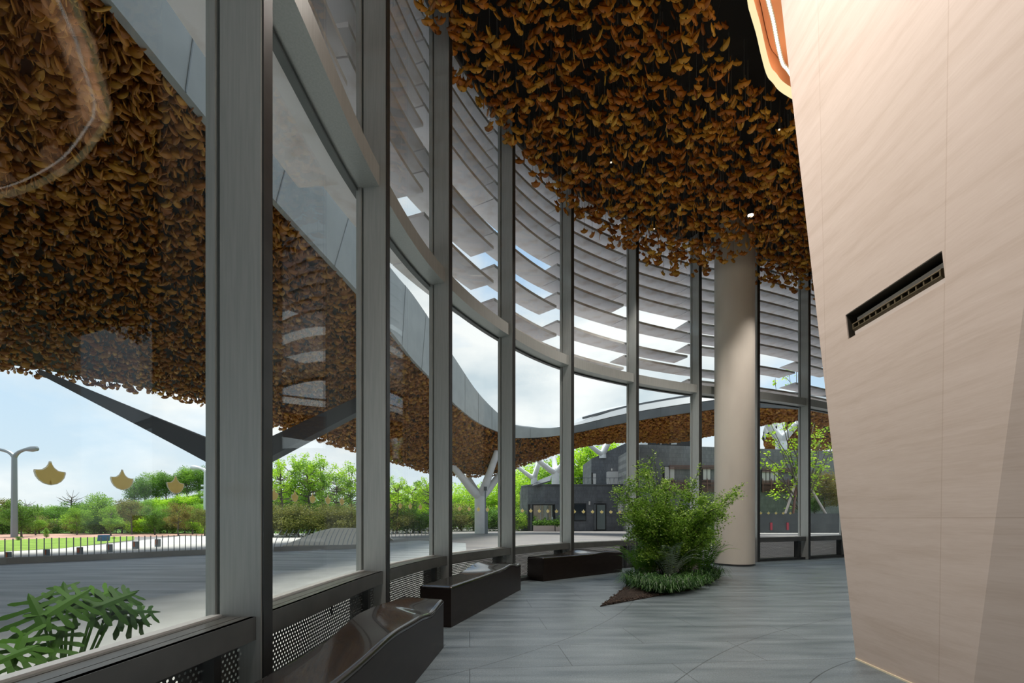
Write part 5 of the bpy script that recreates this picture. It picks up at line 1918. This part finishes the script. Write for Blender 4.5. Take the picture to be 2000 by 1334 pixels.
me = mass('leaf_cover', GVl, GFl, T, rotmats(rr.normal(-.2, .8, n), rr.normal(.3, .3, n), rr.normal(0, .3, n)), rr.uniform(.3, .45, n), rr.rand(n))
o = link_mesh('leaf_cover', me, 'ginkgo2', e); o['kind'] = 'stuff'
# slate wall, kerb, young tree with stakes, shrub
YS = 36.0
a = W(1440, 1003, YS); b = W(1720, 1003, YS)
m = MB(); m.box(((a.x + b.x) / 2, YS + .4, a.z / 2 - .015), (b.x - a.x, .8, a.z + .03)); e = m.build('slate_wall', 'stone')
struct(e, 'low dark slate-clad wall across the paving at the right'); e['category'] = 'wall'
m = MB(); m.box(((a.x + b.x) / 2, YS - .9, .03), (b.x - a.x, 1.8, .12)); e = m.build('slate_wall_step', 'concrete'); struct(e, 'pale step at the foot of the dark slate wall')
for k, xx in enumerate((1506, 1538)):
    p = W(xx, 1028, YS); m = MB(); m.box(p + Vector((0, -.02, 0)), (.16, .05, .55)); o = m.build('red_marking', 'reddecal')
    tag(o, 'small %s red mark on the dark slate wall' % ('left-hand' if k == 0 else 'right-hand'), 'wall mark')
rng = random.Random(31)
YT = 37.8
TB = W(1570, 1003, YT); TB.z = 1.45
tips = [W(x_, y_, YT + rng.uniform(-1.5, 1.5)) for (x_, y_) in ((1488, 905), (1484, 880), (1500, 815), (1520, 790), (1505, 845), (1512, 740), (1540, 720), (1560, 760), (1590, 800), (1612, 835), (1618, 870), (1605, 910), (1545, 830), (1530, 880), (1625, 810), (1500, 960), (1555, 700), (1575, 725), (1600, 760), (1640, 850))]
m, LT, LY, LP, LR = stems_and_leaves(rng, TB, tips, 8, 1.0, 11, .3, .07, .05, .0, .10)
e = empty('young_tree', TB); tag(e, 'young tree with thin pale branches and sparse fresh leaves behind the slate wall', 'tree')
m.build('branches', 'bark', e)
me = mass('foliage', LEAF_V, LEAF_F, LT - np.array(tuple(TB)), rotmats(LY, LP, LR), rs.uniform(.14, .26, len(LT)), np.clip(rs.normal(.55, .22, len(LT)), 0, 1))
link_mesh('foliage', me, 'tbright', e)
for k, (x0, y0, x1, y1, nm_) in enumerate(((1533, 1004, 1559, 928, 'pale'), (1614, 1004, 1584, 955, 'pale'), (1549, 1004, 1556, 940, 'brown'))):
    p0 = W(x0, y0, YT - .5); p0.z = 1.45; m = MB(); m.tube([p0, W(x1, y1, YT)], .09, 8)
    o = m.build('tree_stake', 'palebark' if nm_ == 'pale' else 'copper')
    tag(o, ['long pale stake leaning up to the right against the young tree', 'pale stake leaning up to the left against the young tree', 'thin reddish stake between the pale stakes of the young tree'][k], 'stake')
m = MB(); m.box((W(1560, 0, YT).x + 2, YT + 4, .7), (20, 8.0, 1.45)); o = m.build('planted_terrace_ground', 'hill'); struct(o, 'planted ground behind the dark slate wall')
tree('brown', 1612, 918, 39.5, 'rounded reddish olive shrub behind the slate wall beside the leaning stone wall', None, 'garden_shrub', wide=1.25, z0=1.42)
tree('brown', 1645, 925, 40.5, 'second olive shrub mostly hidden by the edge of the leaning stone wall', None, 'garden_shrub', wide=1.2, z0=1.42)
tree('dark', 1592, 960, 40.5, 'dark green low shrub left of the reddish shrub behind the slate wall', None, 'garden_shrub', wide=1.2, z0=1.42)

# ------------------------------------------------------------------ philodendron outside the nearest pane
PB = Vector((-2.25, 2.42, 0))
e = empty('philodendron', PB); tag(e, 'split-leaf philodendron with deep-lobed dark leaves outside the leftmost pane', 'plant')
rng = random.Random(3)


def lobed(m, base, tip, normal, width):
    base = Vector(base); tip = Vector(tip); d = tip - base; L = d.length; d.normalize()
    n = (Vector(normal) - d * d.dot(Vector(normal))).normalized(); s = d.cross(n).normalized()

    def P(a, b, c=0.0):    # a along, b side, droop with distance
        return base + d * (a * L) + s * (b * width) + n * (c * L - .10 * L * (a * a) - .25 * width * abs(b) ** 1.5)
    th = n * .0015
    # central blade
    cen = [(-.05, .10), (.1, .17), (.3, .16), (.5, .14), (.7, .11), (.86, .09), (1.0, .0)]
    vs = []
    for a, w in cen: vs += [P(a, -w), P(a, 0, .015), P(a, w)]
    fs = []
    for k in range(len(cen) - 1):
        fs += [(3 * k, 3 * k + 1, 3 * k + 4, 3 * k + 3), (3 * k + 1, 3 * k + 2, 3 * k + 5, 3 * k + 4)]
    m.add(vs, fs)
    lob = [(-.02, -.24, .55, .12), (.14, .08, .92, .115), (.34, .38, 1.0, .105), (.54, .66, .92, .10), (.74, .90, .62, .085)]
    for sg in (-1, 1):
        for (a0, a1, w, hw) in lob:
            w *= rng.uniform(.88, 1.08)
            pts = [(a0 - .05, .08, 0), (a0 + (a1 - a0) * .4 - hw * .55, w * .45, 0), (a0 + (a1 - a0) * .75 - hw * .75, w * .78, 0), (a1 - hw * .25, w * 1.0, 0), (a1 + hw * .25, w * 1.02, 0), (a0 + (a1 - a0) * .8 + hw * .55, w * .80, 0), (a0 + (a1 - a0) * .45 + hw * .35, w * .45, 0), (a0 + .07, .08, 0)]
            vv = [P(a, sg * b) for a, b, _ in pts]; k = len(vv)
            f = [(0, 1, 6, 7), (1, 2, 5, 6), (2, 3, 4, 5)]
            m.add(vv, f if sg > 0 else [tuple(reversed(q)) for q in f])


lv = [((95, 1240, 2.35), (72, 1300, 2.25), .5), ((135, 1225, 2.42), (108, 1172, 2.45), .62), ((140, 1200, 2.45), (188, 1168, 2.55), .6), ((190, 1195, 2.6), (245, 1160, 2.7), .6), ((225, 1190, 2.6), (297, 1158, 2.75), .6), ((265, 1195, 2.7), (345, 1190, 2.85), .55),
      ((250, 1200, 2.7), (330, 1215, 2.8), .5), ((165, 1232, 2.5), (150, 1275, 2.4), .45), ((120, 1262, 2.35), (40, 1292, 2.2), .45), ((235, 1180, 2.75), (275, 1163, 2.85), .5), ((175, 1185, 2.6), (170, 1160, 2.65), .45)]
for k, (b_, t_, w_) in enumerate(lv):
    B_p = W(*b_); T_p = W(*t_); B_p.x -= .12; T_p.x -= .12
    if B_p.x > -1.95: B_p.x = -1.95 - .02 * k / 13
    if T_p.x > -1.88: T_p.x = -1.88 - .02 * k / 13
    nrm = Vector((.35, -.55, .75)) + Vector((rng.uniform(-.3, .3), rng.uniform(-.2, .2), 0))
    L_l = (T_p - B_p).length
    if L_l < .2: T_p = B_p + (T_p - B_p).normalized() * .22
    m = MB(); lobed(m, B_p, T_p, nrm, max(.09, .25 * w_))
    o = m.build('leaf', 'philo', e)
    a = o.data.attributes.new('tint', 'FLOAT', 'POINT'); a.data.foreach_set('value', [rng.random()] * len(o.data.vertices))
    sol = o.modifiers.new('thickness', 'SOLIDIFY'); sol.thickness = .0015
    m = MB(); m.tube([PB + Vector((rng.uniform(-.05, .05), rng.uniform(-.05, .05), 0)), PB.lerp(B_p, .5) + Vector((0, 0, .08)), B_p], [.011, .008, .006], 6)
    m.build('stalk', 'fern', e)

# ------------------------------------------------------------------ sky, sun, camera
w = bpy.data.worlds.new('overcast_sky'); bpy.context.scene.world = w; w.use_nodes = True
nt = w.node_tree; nt.nodes.clear(); N, L = nt.nodes, nt.links
out = N.new('ShaderNodeOutputWorld'); bg = N.new('ShaderNodeBackground'); L.new(bg.outputs[0], out.inputs[0])
tc = N.new('ShaderNodeTexCoord'); sp = N.new('ShaderNodeSeparateXYZ'); L.new(tc.outputs['Generated'], sp.inputs[0])
mp = N.new('ShaderNodeMapping'); mp.inputs['Scale'].default_value = (1.0, 1.0, 2.0); mp.inputs['Location'].default_value = (7.7, 1.9, 4.3)
L.new(tc.outputs['Generated'], mp.inputs[0])
nz = N.new('ShaderNodeTexNoise'); nz.inputs['Scale'].default_value = 2.3; nz.inputs['Detail'].default_value = 7; nz.inputs['Roughness'].default_value = .52
L.new(mp.outputs[0], nz.inputs['Vector'])
cr_ = N.new('ShaderNodeValToRGB'); cr_.color_ramp.elements[0].position = .42; cr_.color_ramp.elements[1].position = .56
L.new(nz.outputs[0], cr_.inputs[0])
sk = N.new('ShaderNodeValToRGB'); se = sk.color_ramp.elements
se[0].position = 0.0; se[0].color = (.62, .71, .77, 1); se[1].position = .75; se[1].color = (.27, .44, .72, 1)
e1 = se.new(.22); e1.color = (.50, .66, .83, 1)
L.new(sp.outputs[2], sk.inputs[0])
n3 = N.new('ShaderNodeTexNoise'); n3.inputs['Scale'].default_value = 4.5; n3.inputs['Detail'].default_value = 5; L.new(mp.outputs[0], n3.inputs['Vector'])
cc = N.new('ShaderNodeValToRGB'); cc.color_ramp.elements[0].color = (.53, .61, .67, 1); cc.color_ramp.elements[1].color = (.88, .885, .89, 1); cc.color_ramp.elements[0].position = .32; cc.color_ramp.elements[1].position = .6
L.new(n3.outputs[0], cc.inputs[0])
mx = N.new('ShaderNodeMix'); mx.data_type = 'RGBA'
L.new(cr_.outputs[0], mx.inputs[0]); L.new(sk.outputs[0], mx.inputs[6]); L.new(cc.outputs[0], mx.inputs[7])
L.new(mx.outputs[2], bg.inputs[0]); bg.inputs[1].default_value = .98

sl_ = bpy.data.lights.new('sun', 'SUN'); sl_.energy = 4.3; sl_.angle = math.radians(24); sl_.color = (1, .95, .86)
so = bpy.data.objects.new('sun', sl_); C.objects.link(so)
sd_ = Vector((-.10, .12, .98))      # direction towards the sun
so.rotation_euler = sd_.to_track_quat('Z', 'Y').to_euler()

cam = bpy.data.cameras.new('camera'); cam.lens = 17; cam.sensor_width = 36; cam.shift_y = (HOR - 667) / 2000.0
cam.clip_start = .05; cam.clip_end = 400
co = bpy.data.objects.new('camera', cam); co.location = (0, 0, EYE); co.rotation_euler = (PI / 2, 0, 0); C.objects.link(co)
sc = bpy.context.scene
sc.camera = co
sc.view_settings.view_transform = 'Standard'; sc.view_settings.look = 'None'; sc.view_settings.exposure = 0.36; sc.view_settings.gamma = 1.0
sc.view_settings.use_curve_mapping = False
cyc = sc.cycles
cyc.max_bounces = 8; cyc.diffuse_bounces = 4; cyc.glossy_bounces = 4; cyc.transmission_bounces = 4; cyc.transparent_max_bounces = 24
cyc.use_denoising = True
cyc.sample_clamp_indirect = 6.0
cyc.caustics_reflective = False; cyc.caustics_refractive = False
